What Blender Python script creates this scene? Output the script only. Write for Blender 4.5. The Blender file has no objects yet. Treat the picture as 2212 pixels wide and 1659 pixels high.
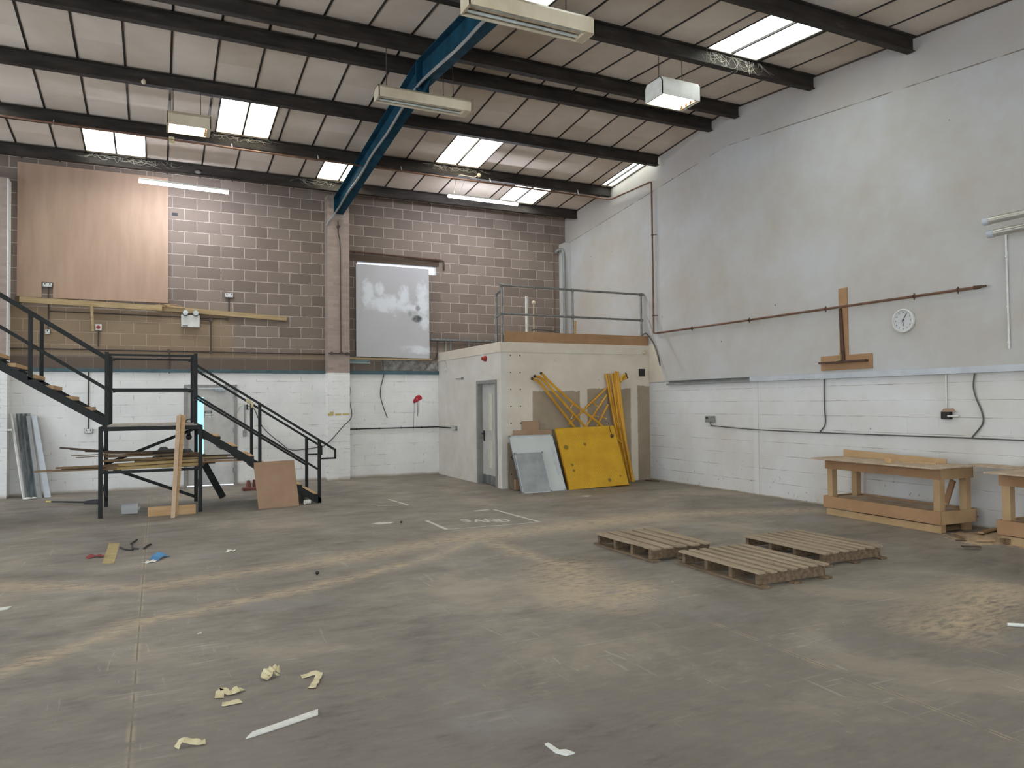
import bpy, math, random
from mathutils import Vector, Matrix
random.seed(7)
SC = bpy.context.scene
COL = SC.collection
R = math.radians

# ------------------------------------------------------------------ materials
def lin(c):
    if isinstance(c, str):
        c = c.lstrip('#'); c = [int(c[i:i+2], 16)/255 for i in (0, 2, 4)]
    return tuple(((v/12.92) if v <= .04045 else ((v+.055)/1.055)**2.4) for v in c) + (1,)

class NT:
    def __init__(s, name):
        s.m = bpy.data.materials.new(name); s.m.use_nodes = True
        s.t = s.m.node_tree; s.n = s.t.nodes; s.l = s.t.links
        s.b = s.n['Principled BSDF']
        s.tc = s.n.new('ShaderNodeTexCoord')
    def new(s, k, **kw):
        n = s.n.new(k)
        for a, v in kw.items(): setattr(n, a, v)
        return n
    def link(s, a, b): s.l.new(a, b)
    def put(s, sock, v):
        if hasattr(v, 'is_output'): s.l.new(v, sock)
        elif v is not None: sock.default_value = v
    def math(s, op, a, b=None, c=None, clamp=False):
        n = s.new('ShaderNodeMath', operation=op); n.use_clamp = clamp
        s.put(n.inputs[0], a)
        if b is not None: s.put(n.inputs[1], b)
        if c is not None: s.put(n.inputs[2], c)
        return n.outputs[0]
    def mix(s, f, a, b, blend='MIX'):
        n = s.new('ShaderNodeMix', data_type='RGBA', blend_type=blend)
        s.put(n.inputs[0], f); s.put(n.inputs[6], a); s.put(n.inputs[7], b)
        return n.outputs[2]
    def obj(s): return s.tc.outputs['Object']
    def sep(s, v=None):
        n = s.new('ShaderNodeSeparateXYZ'); s.link(v or s.obj(), n.inputs[0]); return n.outputs
    def comb(s, x, y, z):
        n = s.new('ShaderNodeCombineXYZ')
        s.put(n.inputs[0], x); s.put(n.inputs[1], y); s.put(n.inputs[2], z); return n.outputs[0]
    def mapv(s, v, scale=(1, 1, 1), loc=(0, 0, 0)):
        n = s.new('ShaderNodeMapping'); s.link(v, n.inputs[0])
        n.inputs['Scale'].default_value = scale; n.inputs['Location'].default_value = loc
        return n.outputs[0]
    def noise(s, v=None, scale=5, detail=4, rough=.6, dist=0):
        n = s.new('ShaderNodeTexNoise'); s.link(v or s.obj(), n.inputs['Vector'])
        n.inputs['Scale'].default_value = scale; n.inputs['Detail'].default_value = detail
        n.inputs['Roughness'].default_value = rough; n.inputs['Distortion'].default_value = dist
        return n.outputs['Fac']
    def ramp(s, f, stops):
        n = s.new('ShaderNodeValToRGB'); s.link(f, n.inputs[0]); e = n.color_ramp.elements
        while len(e) < len(stops): e.new(.5)
        for i, (p, c) in enumerate(stops):
            e[i].position = p; e[i].color = c if len(c) == 4 else tuple(c)+(1,)
        return n.outputs[0]
    def step(s, v, a, b):                       # smooth 0..1 from a to b
        n = s.new('ShaderNodeMapRange', interpolation_type='SMOOTHSTEP')
        s.put(n.inputs[0], v); n.inputs[1].default_value = a; n.inputs[2].default_value = b
        return n.outputs[0]
    def box(s, u, v, u0, u1, v0, v1, soft=.01):
        a = s.math('MULTIPLY', s.step(u, u0-soft, u0+soft), s.step(u, u1+soft, u1-soft))
        b = s.math('MULTIPLY', s.step(v, v0-soft, v0+soft), s.step(v, v1+soft, v1-soft))
        return s.math('MULTIPLY', a, b)
    def segdist(s, x, y, p, q):                 # distance of (x, y) to the segment p-q
        dx, dy = q[0]-p[0], q[1]-p[1]; L2 = dx*dx+dy*dy
        ax = s.math('SUBTRACT', x, p[0]); ay = s.math('SUBTRACT', y, p[1])
        t = s.math('DIVIDE', s.math('ADD', s.math('MULTIPLY', ax, dx), s.math('MULTIPLY', ay, dy)), L2, clamp=True)
        ex = s.math('SUBTRACT', ax, s.math('MULTIPLY', t, dx)); ey = s.math('SUBTRACT', ay, s.math('MULTIPLY', t, dy))
        return s.math('SQRT', s.math('ADD', s.math('MULTIPLY', ex, ex), s.math('MULTIPLY', ey, ey)))
    def fin(s, col, rough=.6, metal=0, bump=None, bs=.3, bd=.01, spec=None):
        s.put(s.b.inputs['Base Color'], col); s.put(s.b.inputs['Roughness'], rough); s.put(s.b.inputs['Metallic'], metal)
        if spec is not None: s.b.inputs['Specular IOR Level'].default_value = spec
        if bump is not None:
            n = s.new('ShaderNodeBump'); n.inputs['Strength'].default_value = bs; n.inputs['Distance'].default_value = bd
            s.link(bump, n.inputs['Height']); s.link(n.outputs[0], s.b.inputs['Normal'])
        return s.m

def basic(name, c, c2=None, rough=.6, metal=0, scale=6, bs=.15, bd=.004, stretch=(1, 1, 1), lo=.35, hi=.65, spec=None):
    t = NT(name); v = t.mapv(t.obj(), stretch)
    f = t.noise(v, scale, 5, .6)
    c = lin(c); c2 = lin(c2) if c2 else tuple(x*.8 for x in c[:3])+(1,)
    return t.fin(t.ramp(f, [(lo, c2), (hi, c)]), rough, metal, f, bs, bd, spec)

def glow(name, c, strength, streak=False, c2=None):
    t = NT(name); n = t.n
    col = lin(c)
    if streak:
        f = t.noise(t.mapv(t.obj(), (7, 1.1, 1)), 1.3, 4, .55)
        col = t.ramp(f, [(.30, lin(c2)), (.50, lin(c))])
    t.put(t.b.inputs['Base Color'], (.02, .02, .02, 1)); t.put(t.b.inputs['Emission Color'], col)
    t.b.inputs['Emission Strength'].default_value = strength
    t.b.inputs['Roughness'].default_value = .6
    return t.m

def specks(t, v, scale, thr, size):             # small dark fixing holes and knocks scattered over a wall
    n = t.new('ShaderNodeTexVoronoi'); t.link(v, n.inputs['Vector']); n.inputs['Scale'].default_value = scale
    near = t.step(n.outputs['Distance'], size*1.15, size*.75)
    pick = t.math('GREATER_THAN', t.sep(n.outputs['Color'])[0], thr)
    return t.math('MULTIPLY', near, pick)

def block_wall(name, uax, paint_top, row=.2289, bw=.45, zoff=3.703, uoff=.0, c1='#84766b', c2='#6b5e55', mortar='#a89c92',
               stain=None, white='#e2e0dc'):
    t = NT(name); p = t.sep(); u = p[uax]; z = p[2]
    v = t.comb(t.math('SUBTRACT', u, uoff), t.math('SUBTRACT', z, zoff-row*20), 0)
    nz = t.new('ShaderNodeTexNoise'); t.link(t.obj(), nz.inputs['Vector']); nz.inputs['Scale'].default_value = 9
    vm = t.new('ShaderNodeVectorMath', operation='MULTIPLY_ADD'); t.link(nz.outputs['Color'], vm.inputs[0])
    vm.inputs[1].default_value = (.012, .012, 0); t.link(v, vm.inputs[2])
    b = t.new('ShaderNodeTexBrick'); t.link(vm.outputs[0], b.inputs['Vector'])
    b.inputs['Scale'].default_value = 1; b.inputs['Brick Width'].default_value = bw; b.inputs['Row Height'].default_value = row
    b.inputs['Mortar Size'].default_value = .008 if row > .15 else .006; b.inputs['Mortar Smooth'].default_value = .25
    b.inputs['Color1'].default_value = (0, 0, 0, 1); b.inputs['Color2'].default_value = (1, 1, 1, 1); b.inputs['Mortar'].default_value = (.5, .5, .5, 1)
    fine = t.noise(None, 60, 3, .7); big = t.noise(None, 1.1, 4, .6)
    tone = t.math('ADD', t.math('MULTIPLY', b.outputs['Color'], .75), t.math('MULTIPLY', big, .35))
    raw = t.mix(tone, lin(c2), lin(c1))
    raw = t.mix(t.math('MULTIPLY', t.step(fine, .5, .75), .35), raw, tuple(v*.6 for v in lin(c2)[:3])+(1,))
    mf = t.math('MULTIPLY', b.outputs['Fac'], t.step(t.noise(None, 5, 4, .6), .28, .5))
    raw = t.mix(mf, raw, lin(mortar))
    if stain: raw = stain(t, u, z, raw, fine)
    pn = t.noise(None, 2.2, 5, .6); chip = t.noise(None, 14, 6, .7)
    wh = t.ramp(pn, [(.3, tuple(x*.88 for x in lin(white)[:3])), (.7, lin(white))])
    # paint worn off the joints and chipped low down
    worn = t.math('MULTIPLY', b.outputs['Fac'], t.step(t.noise(t.mapv(t.obj(), (1.2, 1.2, 5)), 2.3, 5, .65), .50, .66))
    wh = t.mix(t.math('MULTIPLY', worn, .5), wh, lin('#7d746a'))
    low = t.math('MULTIPLY', t.step(chip, .66, .70), t.step(z, .75, .05))
    wh = t.mix(low, wh, lin('#6b5546'))
    wh = t.mix(t.math('MULTIPLY', specks(t, v, 2.6, .8, .035), .85), wh, lin('#3a332d'))
    wh = t.mix(t.step(t.math('ADD', z, t.math('MULTIPLY', pn, .05)), .11, .02), wh, lin('#9c8f80'))
    col = t.mix(t.step(t.math('ADD', z, t.math('MULTIPLY', chip, .02)), paint_top+.012, paint_top+.006), raw, wh)
    h = t.math('SUBTRACT', t.math('MULTIPLY', fine, .25), b.outputs['Fac'])
    return t.fin(col, .88, 0, h, .5, .006, .25)

def back_stain(t, u, z, raw, fine):
    # the dark ring-beam band over the painted part and the tan area under the timber rail
    d = t.box(u, z, -9, 3.3, 2.33, 2.57, .015)
    raw = t.mix(t.math('MULTIPLY', d, .75), raw, lin('#5b4e45'))
    d = t.box(u, z, -9, 3.3, 2.57, 2.67, .01)
    raw = t.mix(t.math('MULTIPLY', d, .7), raw, lin('#85735f'))
    d = t.box(u, z, -9, 1.4, 2.67, 3.5, .12)
    raw = t.mix(t.math('MULTIPLY', d, .55), raw, lin('#8e7758'))
    d = t.box(u, z, 4.5, 5.83, 2.35, 2.58, .02)
    raw = t.mix(t.math('MULTIPLY', d, .85), raw, t.ramp(t.noise(None, 7, 6, .7), [(.4, lin('#6a655f')), (.62, lin('#a9a6a2'))]))
    return raw

M = {}
M['back'] = block_wall('block_wall_paint', 0, 2.265, uoff=.06, stain=back_stain)
M['pier'] = block_wall('brick_pier_paint', 0, 2.275, row=.075, bw=.225, zoff=0, c1='#a08f86', c2='#8d7d74', mortar='#988a80')
M['pierside'] = block_wall('brick_pier_white', 1, 9, row=.075, bw=.225, zoff=0)
M['office'] = None

def right_wall():
    t = NT('plaster_and_block_paint'); p = t.sep(); y, z = p[1], p[2]
    v = t.comb(y, t.math('SUBTRACT', z, .015), 0)
    b = t.new('ShaderNodeTexBrick'); t.link(v, b.inputs['Vector'])
    b.inputs['Scale'].default_value = 1; b.inputs['Brick Width'].default_value = .45; b.inputs['Row Height'].default_value = .225
    b.inputs['Mortar Size'].default_value = .006; b.inputs['Mortar Smooth'].default_value = .2
    lowpart = t.step(z, 1.99, 1.97)
    hor = t.new('ShaderNodeMath', operation='PINGPONG'); t.put(hor.inputs[0], t.math('SUBTRACT', z, .015)); hor.inputs[1].default_value = .1125
    hl = t.step(hor.outputs[0], .006, .002)
    pn = t.noise(None, .9, 5, .6); sm = t.noise(None, 3, 5, .65)
    wh = t.ramp(pn, [(.3, lin('#c3bdb4')), (.68, lin('#d0cfce'))])
    upper = t.ramp(t.math('ADD', t.math('MULTIPLY', pn, .7), t.math('MULTIPLY', sm, .3)), [(.32, lin('#aea69b')), (.64, lin('#b8b7b6'))])
    # browner tone above the sloped joint line near the gable verge
    f = t.math('MINIMUM', t.math('SUBTRACT', 6.17, t.math('MULTIPLY', t.math('SUBTRACT', y, 10.18), .112)),
               t.math('ADD', 6.17, t.math('MULTIPLY', t.math('SUBTRACT', y, 10.18), .09)))
    over = t.math('SUBTRACT', z, t.math('SUBTRACT', f, .0))
    upper = t.mix(t.math('MULTIPLY', t.step(over, -.02, .02), .35), upper, lin('#a99d92'))
    upper = t.mix(t.math('MULTIPLY', t.step(t.math('ABSOLUTE', over), .011, .004), t.step(t.noise(None, 2, 4, .6), .38, .55)), upper, lin('#7a6e65'))
    worn = t.math('MULTIPLY', t.math('MULTIPLY', hl, lowpart), t.step(t.noise(t.mapv(t.obj(), (1, 1, 4)), 1.9, 5, .65), .42, .6))
    low = t.mix(t.math('MULTIPLY', worn, .75), wh, lin('#857a6e'))
    vert = t.math('MULTIPLY', b.outputs['Fac'], t.step(sm, .55, .62))
    low = t.mix(t.math('MULTIPLY', vert, .25), low, lin('#8d8378'))
    band = t.box(y, z, 9.52, 9.63, 0, 2.2, .008)
    low = t.mix(t.math('MULTIPLY', band, .6), low, lin('#cfcdca'))
    low = t.mix(t.math('MULTIPLY', t.step(t.math('ABSOLUTE', t.math('SUBTRACT', y, 9.515)), .009, .003), .6), low, lin('#8d857c'))
    chip = t.noise(None, 12, 6, .7)
    low = t.mix(t.math('MULTIPLY', t.math('MULTIPLY', t.step(chip, .63, .68), t.step(z, .9, .15)), .7), low, lin('#4d3d33'))
    low = t.mix(t.step(t.math('ADD', z, t.math('MULTIPLY', sm, .06)), .07, .03), low, lin('#94846f'))
    col = t.mix(lowpart, upper, low)
    col = t.mix(t.math('MULTIPLY', specks(t, v, 2.3, .83, .03), .85), col, lin('#3a332d'))
    h = t.math('SUBTRACT', t.math('MULTIPLY', sm, .2), t.math('MULTIPLY', t.math('MULTIPLY', hl, lowpart), t.step(pn, .3, .5)))
    return t.fin(col, .85, 0, h, .4, .006, .25)
M['right'] = right_wall()

def office_mat(front):
    t = NT('office_plaster_front' if front else 'office_plaster_side'); p = t.sep(); u = p[0] if front else p[1]; z = p[2]
    sm = t.noise(None, 2.2, 5, .6); fine = t.noise(None, 9, 5, .65)
    col = t.ramp(sm, [(.3, lin('#c9bead' if front else '#c5beb3')), (.7, lin('#d6ccbc' if front else '#d2cdc5'))])
    v = t.comb(u, z, 0)
    if front:
        zz = t.math('ADD', z, t.math('MULTIPLY', t.math('SUBTRACT', fine, .5), .10)); uu = t.math('ADD', u, t.math('MULTIPLY', t.math('SUBTRACT', fine, .5), .03))
        m = None
        for a in ((6.48, 7.53, -.1, 1.83), (7.70, 8.73, -.1, 1.87), (8.90, 9.3, -.1, 1.93), (5.85, 6.46, -.1, .86)):
            k = t.box(uu, zz, a[0], a[1], a[2], a[3], .012); m = k if m is None else t.math('MAXIMUM', m, k)
        col = t.mix(m, col, t.ramp(sm, [(.35, lin('#92826f')), (.7, lin('#a3947f'))]))
        nt = t.new('ShaderNodeMath', operation='PINGPONG'); t.put(nt.inputs[0], t.math('ADD', z, .06)); nt.inputs[1].default_value = .16
        nu = t.math('MINIMUM', t.math('ABSOLUTE', t.math('SUBTRACT', u, 6.02)), t.math('ABSOLUTE', t.math('SUBTRACT', u, 6.22)))
        dots = t.math('MULTIPLY', t.step(nt.outputs[0], .016, .008), t.step(nu, .016, .008))
        col = t.mix(dots, col, lin('#3d352e'))
    else:
        col = t.mix(t.math('MULTIPLY', t.math('MULTIPLY', t.step(fine, .62, .68), t.step(z, .4, .0)), .5), col, lin('#85776a'))
    col = t.mix(t.math('MULTIPLY', specks(t, v, 3.0, .8, .03), .85), col, lin('#3a332d'))
    return t.fin(col, .85, 0, fine, .12, .004, .25)
M['office_front'] = office_mat(True); M['office_side'] = office_mat(False)

def floor_mat():
    t = NT('worn_concrete'); p = t.sep(); x, y = p[0], p[1]
    n1 = t.noise(None, .55, 6, .65, .4); n2 = t.noise(t.mapv(t.obj(), (1, 2.2, 1)), 1.7, 6, .7, .3); n3 = t.noise(t.mapv(t.obj(), (1.4, 4, 1)), 5, 6, .7)
    fine = t.noise(None, 45, 4, .7)
    f = t.math('ADD', t.math('MULTIPLY', n1, .36), t.math('ADD', t.math('MULTIPLY', n2, .36), t.math('MULTIPLY', n3, .28)))
    base = t.ramp(f, [(.36, lin('#564f48')), (.45, lin('#736a61')), (.54, lin('#857c72')), (.66, lin('#9b9287'))])
    # darker mottled area in the foreground
    dk = t.math('MULTIPLY', t.step(y, 5.6, 3.0), t.step(n2, .40, .56))
    base = t.mix(t.math('MULTIPLY', dk, .35), base, lin('#5b534c'))
    blue = t.math('MULTIPLY', t.step(t.noise(None, .9, 4, .55), .56, .68), .4)
    base = t.mix(blue, base, lin('#85817f'))
    # sawdust drifts in arcs and along the slab joint
    wob = t.math('MULTIPLY', t.math('SUBTRACT', n2, .5), .55)
    d = None
    for pq, w in ((((-2.6, 8.9), (-.14, 7.42)), .16), (((-.14, 7.42), (1.57, 7.75)), .16), (((1.57, 7.75), (3.33, 8.3)), .22), (((3.33, 8.3), (6.64, 8.55)), .30), (((6.64, 8.55), (8.6, 7.9)), .25),
                  (((-1.2, 5.1), (-.5, 5.8)), .10), (((-.5, 5.8), (-.115, 6.24)), .10), (((-.115, 6.24), (1.02, 6.63)), .11), (((1.02, 6.63), (2.39, 7.25)), .11), (((2.39, 7.25), (3.3, 8.0)), .10),
                  (((3.45, 8.2), (3.62, 6.3)), .12), (((3.60, 6.3), (3.2, 5.3)), .34), (((3.3, 5.0), (3.75, 5.4)), .20), (((5.0, 3.4), (6.4, 3.9)), .3)):
        k = t.segdist(x, y, *pq); k = t.math('SUBTRACT', 1, t.math('DIVIDE', t.math('ADD', k, wob), w*1.7), clamp=True)
        d = k if d is None else t.math('MAXIMUM', d, k)
    dust = t.math('MULTIPLY', t.math('MULTIPLY', d, t.step(n3, .34, .6)), .75)
    base = t.mix(dust, base, lin('#bba486'))
    far = t.math('MULTIPLY', t.step(n1, .52, .64), .28)
    base = t.mix(far, base, lin('#ad9a80'))
    # saw-cut joints
    j = t.math('MINIMUM', t.math('ABSOLUTE', t.math('ADD', x, .11)), t.math('ABSOLUTE', t.math('SUBTRACT', x, t.math('ADD', 3.655, t.math('MULTIPLY', t.math('SUBTRACT', n3, .5), .03)))))
    base = t.mix(t.math('MULTIPLY', t.step(j, .030, .008), t.math('MULTIPLY', t.step(n2, .42, .62), .55)), base, lin('#a8977d'))
    base = t.mix(t.math('MULTIPLY', t.step(j, .006, .003), t.math('MULTIPLY', t.step(n2, .42, .55), .7)), base, lin('#4f463e'))
    for (sc, lo) in (((1.2, 16, 1), .62), ((14, 1.5, 1), .64)):
        scf = t.step(t.noise(t.mapv(t.obj(), sc), 1.6, 3, .6, .8), lo, lo+.06)
        base = t.mix(t.math('MULTIPLY', t.math('MULTIPLY', scf, t.step(n1, .44, .56)), .30), base, lin('#b4aca1'))
    sp = t.math('MULTIPLY', specks(t, t.comb(x, y, 0), 3.1, .86, .03), .8)
    base = t.mix(sp, base, lin('#d5d0c6'))
    sp = t.math('MULTIPLY', specks(t, t.comb(y, x, 0), 1.7, .9, .02), .9)
    base = t.mix(sp, base, lin('#2a2522'))
    base = t.mix(t.math('MULTIPLY', t.step(fine, .62, .72), .12), base, lin('#c6beb2'))
    return t.fin(base, t.math('ADD', .42, t.math('MULTIPLY', n3, .4)), 0, t.math('ADD', fine, n3), .12, .003, .35)
M['floor'] = floor_mat()

def ceil_mat():
    t = NT('stained_lining_board')
    p = t.sep()
    cell = t.comb(t.math('FLOOR', t.math('DIVIDE', t.math('SUBTRACT', p[0], .186), .6035)), t.math('FLOOR', t.math('DIVIDE', p[1], 1.65)), 0)
    wn = t.new('ShaderNodeTexWhiteNoise'); t.link(cell, wn.inputs['Vector'])
    n = t.noise(None, 1.1, 4, .6); f = t.math('ADD', t.math('MULTIPLY', n, .75), t.math('MULTIPLY', wn.outputs['Value'], .25))
    c = t.ramp(f, [(.3, lin('#bdae9e')), (.65, lin('#d3c6b9'))])
    return t.fin(c, .9, 0, t.noise(None, 90, 3, .7), .12, .003, .2)
M['ceiling'] = ceil_mat()
M['tbar'] = basic('dark_grid_bar', '#2b2622', '#211c19', .6)
def purlin_mat():
    t = NT('dusty_dark_steel'); n = t.noise(t.mapv(t.obj(), (1, 5, 5)), 2, 6, .65)
    c = t.ramp(n, [(.35, lin('#201b17')), (.6, lin('#352e29')), (.78, lin('#544b43'))])
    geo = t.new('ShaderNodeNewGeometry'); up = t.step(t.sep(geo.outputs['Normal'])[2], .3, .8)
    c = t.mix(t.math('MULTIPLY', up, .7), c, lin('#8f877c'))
    return t.fin(c, .7, 0, n, .2, .004, .3)
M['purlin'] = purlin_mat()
M['blue'] = basic('teal_blue_paint', '#184457', '#103141', .8, 0, 4, spec=.12)
M['teal'] = basic('grey_teal_paint', '#3f5a60', '#33494f', .55)
M['black'] = basic('black_steel', '#191b18', '#131512', .55, 0, 5, spec=.3)
M['deck'] = basic('dusty_ply', '#a8a095', '#8f877c', .8)
M['timber'] = basic('sawn_softwood', '#a8916b', '#8e7751', .75, 0, 3, .2, .004, (.6, 6, 6))
M['timber_new'] = basic('pale_softwood', '#bf9d72', '#ad8a5e', .7, 0, 3, .15, .003, (.6, 6, 6))
M['pale_board'] = basic('pale_pinkish_board', '#bfa48a', '#b09478', .7, 0, 3, .05)
M['bright_steel'] = basic('bright_steel_tube', '#bdbab0', '#a9a59a', .32, .5, 2, 0)
M['timber_old'] = basic('weathered_softwood', '#7a6650', '#57442f', .8, 0, 4, .25, .004, (6, .7, 6))
M['slat'] = basic('weathered_slat', '#a5937c', '#7d6a54', .8, 0, 3, .25, .004, (9, .5, 9), .3, .7)
M['plank'] = basic('dusty_plank', '#80684a', '#5c4731', .8, 0, 3, .25, .004, (.5, 6, 6))
M['plank_dark'] = basic('dark_plank', '#54412f', '#3b2d20', .8, 0, 3, .25, .004, (.5, 6, 6))
M['plank_pale'] = basic('pale_plank', '#a18657', '#88703f', .75, 0, 3, .2, .004, (.5, 6, 6))
M['mdf'] = basic('brown_mdf', '#a47f5c', '#96714f', .75, 0, 3, .05)
M['mdf_edge'] = basic('pale_mdf', '#b5966f', '#a5865f', .75, 0, 3, .05)
M['mdf_sheet'] = basic('dull_mdf_sheet', '#a5866b', '#98795f', .75, 0, 2, .05)
M['dust_top'] = basic('sawdusty_board', '#b9a68f', '#a08a70', .9, 0, 7, .2)
M['ply_board'] = basic('primed_ply', '#a58973', '#9b7f6a', .7, 0, 2.2, .04, .002, (3, 3, .5))
M['white'] = basic('white_metal', '#d5d3cd', '#c6c3bb', .45)
M['cream'] = basic('yellowed_enamel', '#cdbfa6', '#bbab90', .5, 0, 3)
M['diff'] = basic('tube_glass', '#c9cdc6', '#a9aca4', .25)
M['plastic'] = basic('grey_plastic', '#8a8a87', '#7c7c79', .5)
M['steel'] = basic('galvanised_steel', '#9a9d9d', '#74787a', .42, .75, 6, .08, .002, (3, 3, .5))
M['tube_steel'] = basic('galvanised_tube', '#8b8b88', '#74736f', .45, .6, 9)
M['copper'] = basic('tarnished_copper_pipe', '#7d5b49', '#634536', .5, .3, 7)
M['conduit'] = basic('brown_conduit', '#4d4038', '#3a2f28', .6)
M['cable'] = basic('grey_cable', '#57534e', '#494540', .6)
M['white_cable'] = basic('white_cable', '#bdb6ab', '#aaa295', .6)
M['dark'] = basic('near_black', '#1d1a18', '#141210', .6)
M['frame_grey'] = basic('grey_frame_paint', '#8d8a87', '#807d79', .5)
M['door'] = basic('pale_grey_door', '#bcb9b4', '#afaca6', .5)
M['red'] = basic('red_plastic', '#a5362b', '#8f2a22', .45)
M['brick_red'] = basic('terracotta_plastic', '#7a4338', '#65352b', .6)
M['green'] = basic('sign_green', '#2f4a40', '#263d35', .5)
M['bracket'] = basic('pale_green_steel', '#9db0a8', '#86998f', .5)
M['yellow'] = basic('yellow_steel_paint', '#d09a22', '#ba8418', .5, 0, 4)
M['trunk'] = basic('pale_grey_trunking', '#b9bdc2', '#adb0b4', .45)
M['tape'] = basic('masking_tape', '#cfc3a0', '#b5a680', .7, 0, 20)
M['white_paper'] = basic('white_paper', '#d9d8d0', '#c5c3b9', .7, 0, 20)
M['chalk'] = basic('white_floor_paint', '#cdc8c0', '#b2aaa0', .85, 0, 14)
M['yellow_floor'] = basic('worn_yellow_floor_paint', '#b09b5e', '#8f7f60', .8, 0, 9)
M['yellow_tape'] = basic('old_yellow_tape', '#b59c45', '#b8ab84', .7, 0, 9)
M['redcloth'] = basic('red_rag', '#8d3530', '#74292a', .8)
M['bluecloth'] = basic('blue_glove', '#3f83b5', '#316c9a', .6)
M['spray_red'] = basic('red_spray_paint', '#b01a2a', '#97131f', .6)
M['drip'] = basic('drip_paint', '#6a5a58', '#57484a', .6)
M['sky_strip'] = glow('daylight_slot', '#dfe9ff', 2.2)
M['cyan_glass'] = glow('daylit_door_glass', '#8fe4f5', 1.6, True, '#b9f2fb')
M['skylight'] = glow('backlit_rooflight', '#f6fff8', 7.0, True, '#7d8478')
M['skylight_warm'] = glow('backlit_rooflight_aged', '#fffcea', 7.0, True, '#8c8770')
M['led'] = glow('led_diffuser', '#eaf0ff', 125)
M['warm_tube'] = glow('warm_fluorescent_tube', '#ffe9c4', 22)
M['opal'] = glow('pir_lens', '#d8d8d0', .02)
M['rust'] = basic('rust_brown_steel', '#5a3f2e', '#40291d', .7, 0, 9)
M['dial'] = basic('clock_dial', '#c3c2c2', '#bcbbbb', .6)
M['vis'] = basic('cream_glazing', '#cfcab8', '#c3beab', .3)
M['sawdust'] = basic('sawdust_pile', '#bfa587', '#a88d70', .95, 0, 14, .5, .01)

def plate_mat():
    t = NT('chequer_plate_yellow'); p = t.sep(); u, v = p[0], p[2]
    a = t.math('ADD', u, v); b = t.math('SUBTRACT', u, v)
    def pp(q): 
        n = t.new('ShaderNodeMath', operation='PINGPONG'); t.put(n.inputs[0], q); n.inputs[1].default_value = .026; return n.outputs[0]
    d = t.math('MULTIPLY', t.step(pp(a), .010, .005), t.step(pp(b), .010, .005))
    wear = t.step(t.noise(None, 2.3, 4, .6), .40, .56)
    dd = t.math('MULTIPLY', d, t.math('MULTIPLY', wear, t.box(u, v, .05, 1.24, .06, 1.1, .04)))
    base = t.ramp(t.noise(None, 3, 5, .6), [(.3, lin('#bd8d12')), (.7, lin('#d0a11e'))])
    c = t.mix(t.math('MULTIPLY', dd, .85), base, lin('#4d3c18'))
    # worn patches through to steel
    m = None
    for (cu, cv, r) in ((.13, .82, .05), (.17, .47, .03), (.55, .86, .035), (1.20, .98, .04), (.18, .36, .03), (.9, .12, .04), (1.16, .18, .02)):
        k = t.math('SQRT', t.math('ADD', t.math('POWER', t.math('SUBTRACT', u, cu), 2), t.math('POWER', t.math('SUBTRACT', v, cv), 2)))
        k = t.step(t.math('ADD', k, t.math('MULTIPLY', t.noise(None, 40, 3, .7), .06)), r+.035, r+.02)
        m = k if m is None else t.math('MAXIMUM', m, k)
    c = t.mix(t.math('MULTIPLY', m, .75), c, lin('#5a4a22'))
    return t.fin(c, .5, 0, d, .3, .003)
M['chequer'] = plate_mat()

def overspray_mat():
    t = NT('grey_board_overspray'); p = t.sep(); u, z = p[0], p[2]
    n = t.noise(None, 2.7, 5, .6, .6); n9 = t.noise(None, 9, 4, .6)
    def blob(cu, cz, ru, rz, k=.35):
        e = t.math('ADD', t.math('POWER', t.math('DIVIDE', t.math('SUBTRACT', u, cu), ru), 2), t.math('POWER', t.math('DIVIDE', t.math('SUBTRACT', z, cz), rz), 2))
        return t.step(t.math('ADD', e, t.math('ADD', t.math('MULTIPLY', t.math('SUBTRACT', n, .5), 4.2), t.math('MULTIPLY', t.math('SUBTRACT', n9, .5), 2.2))), 1.75, .05)
    base = t.ramp(t.noise(None, 1.2, 3, .5), [(.3, lin('#a6a3a2')), (.7, lin('#adabac'))])
    m = None
    for a in ((.26, 1.36, .13, .30), (.52, 1.52, .10, .14), (.70, 1.18, .50, .20), (1.08, 1.40, .12, .20), (1.52, 1.25, .16, .42), (1.56, .85, .12, .18), (1.40, .20, .34, .10), (1.25, 1.14, .22, .08)):
        k = blob(*a); m = k if m is None else t.math('MAXIMUM', m, k)
    c = t.mix(t.math('MULTIPLY', m, .8), base, lin('#cfd3d4'))
    c = t.mix(t.math('MULTIPLY', blob(1.38, .90, .12, .08), .95), c, lin('#33393c'))
    c = t.mix(t.math('MULTIPLY', blob(1.40, 1.14, .05, .07), .8), c, lin('#776f74'))
    c = t.mix(t.math('MULTIPLY', blob(1.22, 1.00, .045, .07), .8), c, lin('#7f8f80'))
    return t.fin(c, .55)
M['overspray'] = overspray_mat()

def white_board():
    t = NT('whiteboard_face'); n = t.noise(None, 1.5, 3, .5)
    return t.fin(t.ramp(n, [(.3, lin('#b9bdba')), (.7, lin('#c5c9c6'))]), .3)
M['wboard'] = white_board()
M['wboard_dull'] = basic('smeared_whiteboard', '#a9abaa', '#8f9293', .3, .25, 2.5, 0)

def clear_plastic():
    t = NT('cloudy_clear_plastic')
    t.b.inputs['Base Color'].default_value = (.8, .8, .8, 1); t.b.inputs['Roughness'].default_value = .35
    t.b.inputs['Transmission Weight'].default_value = .65; t.b.inputs['IOR'].default_value = 1.08
    return t.m
M['clear'] = clear_plastic()

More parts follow.
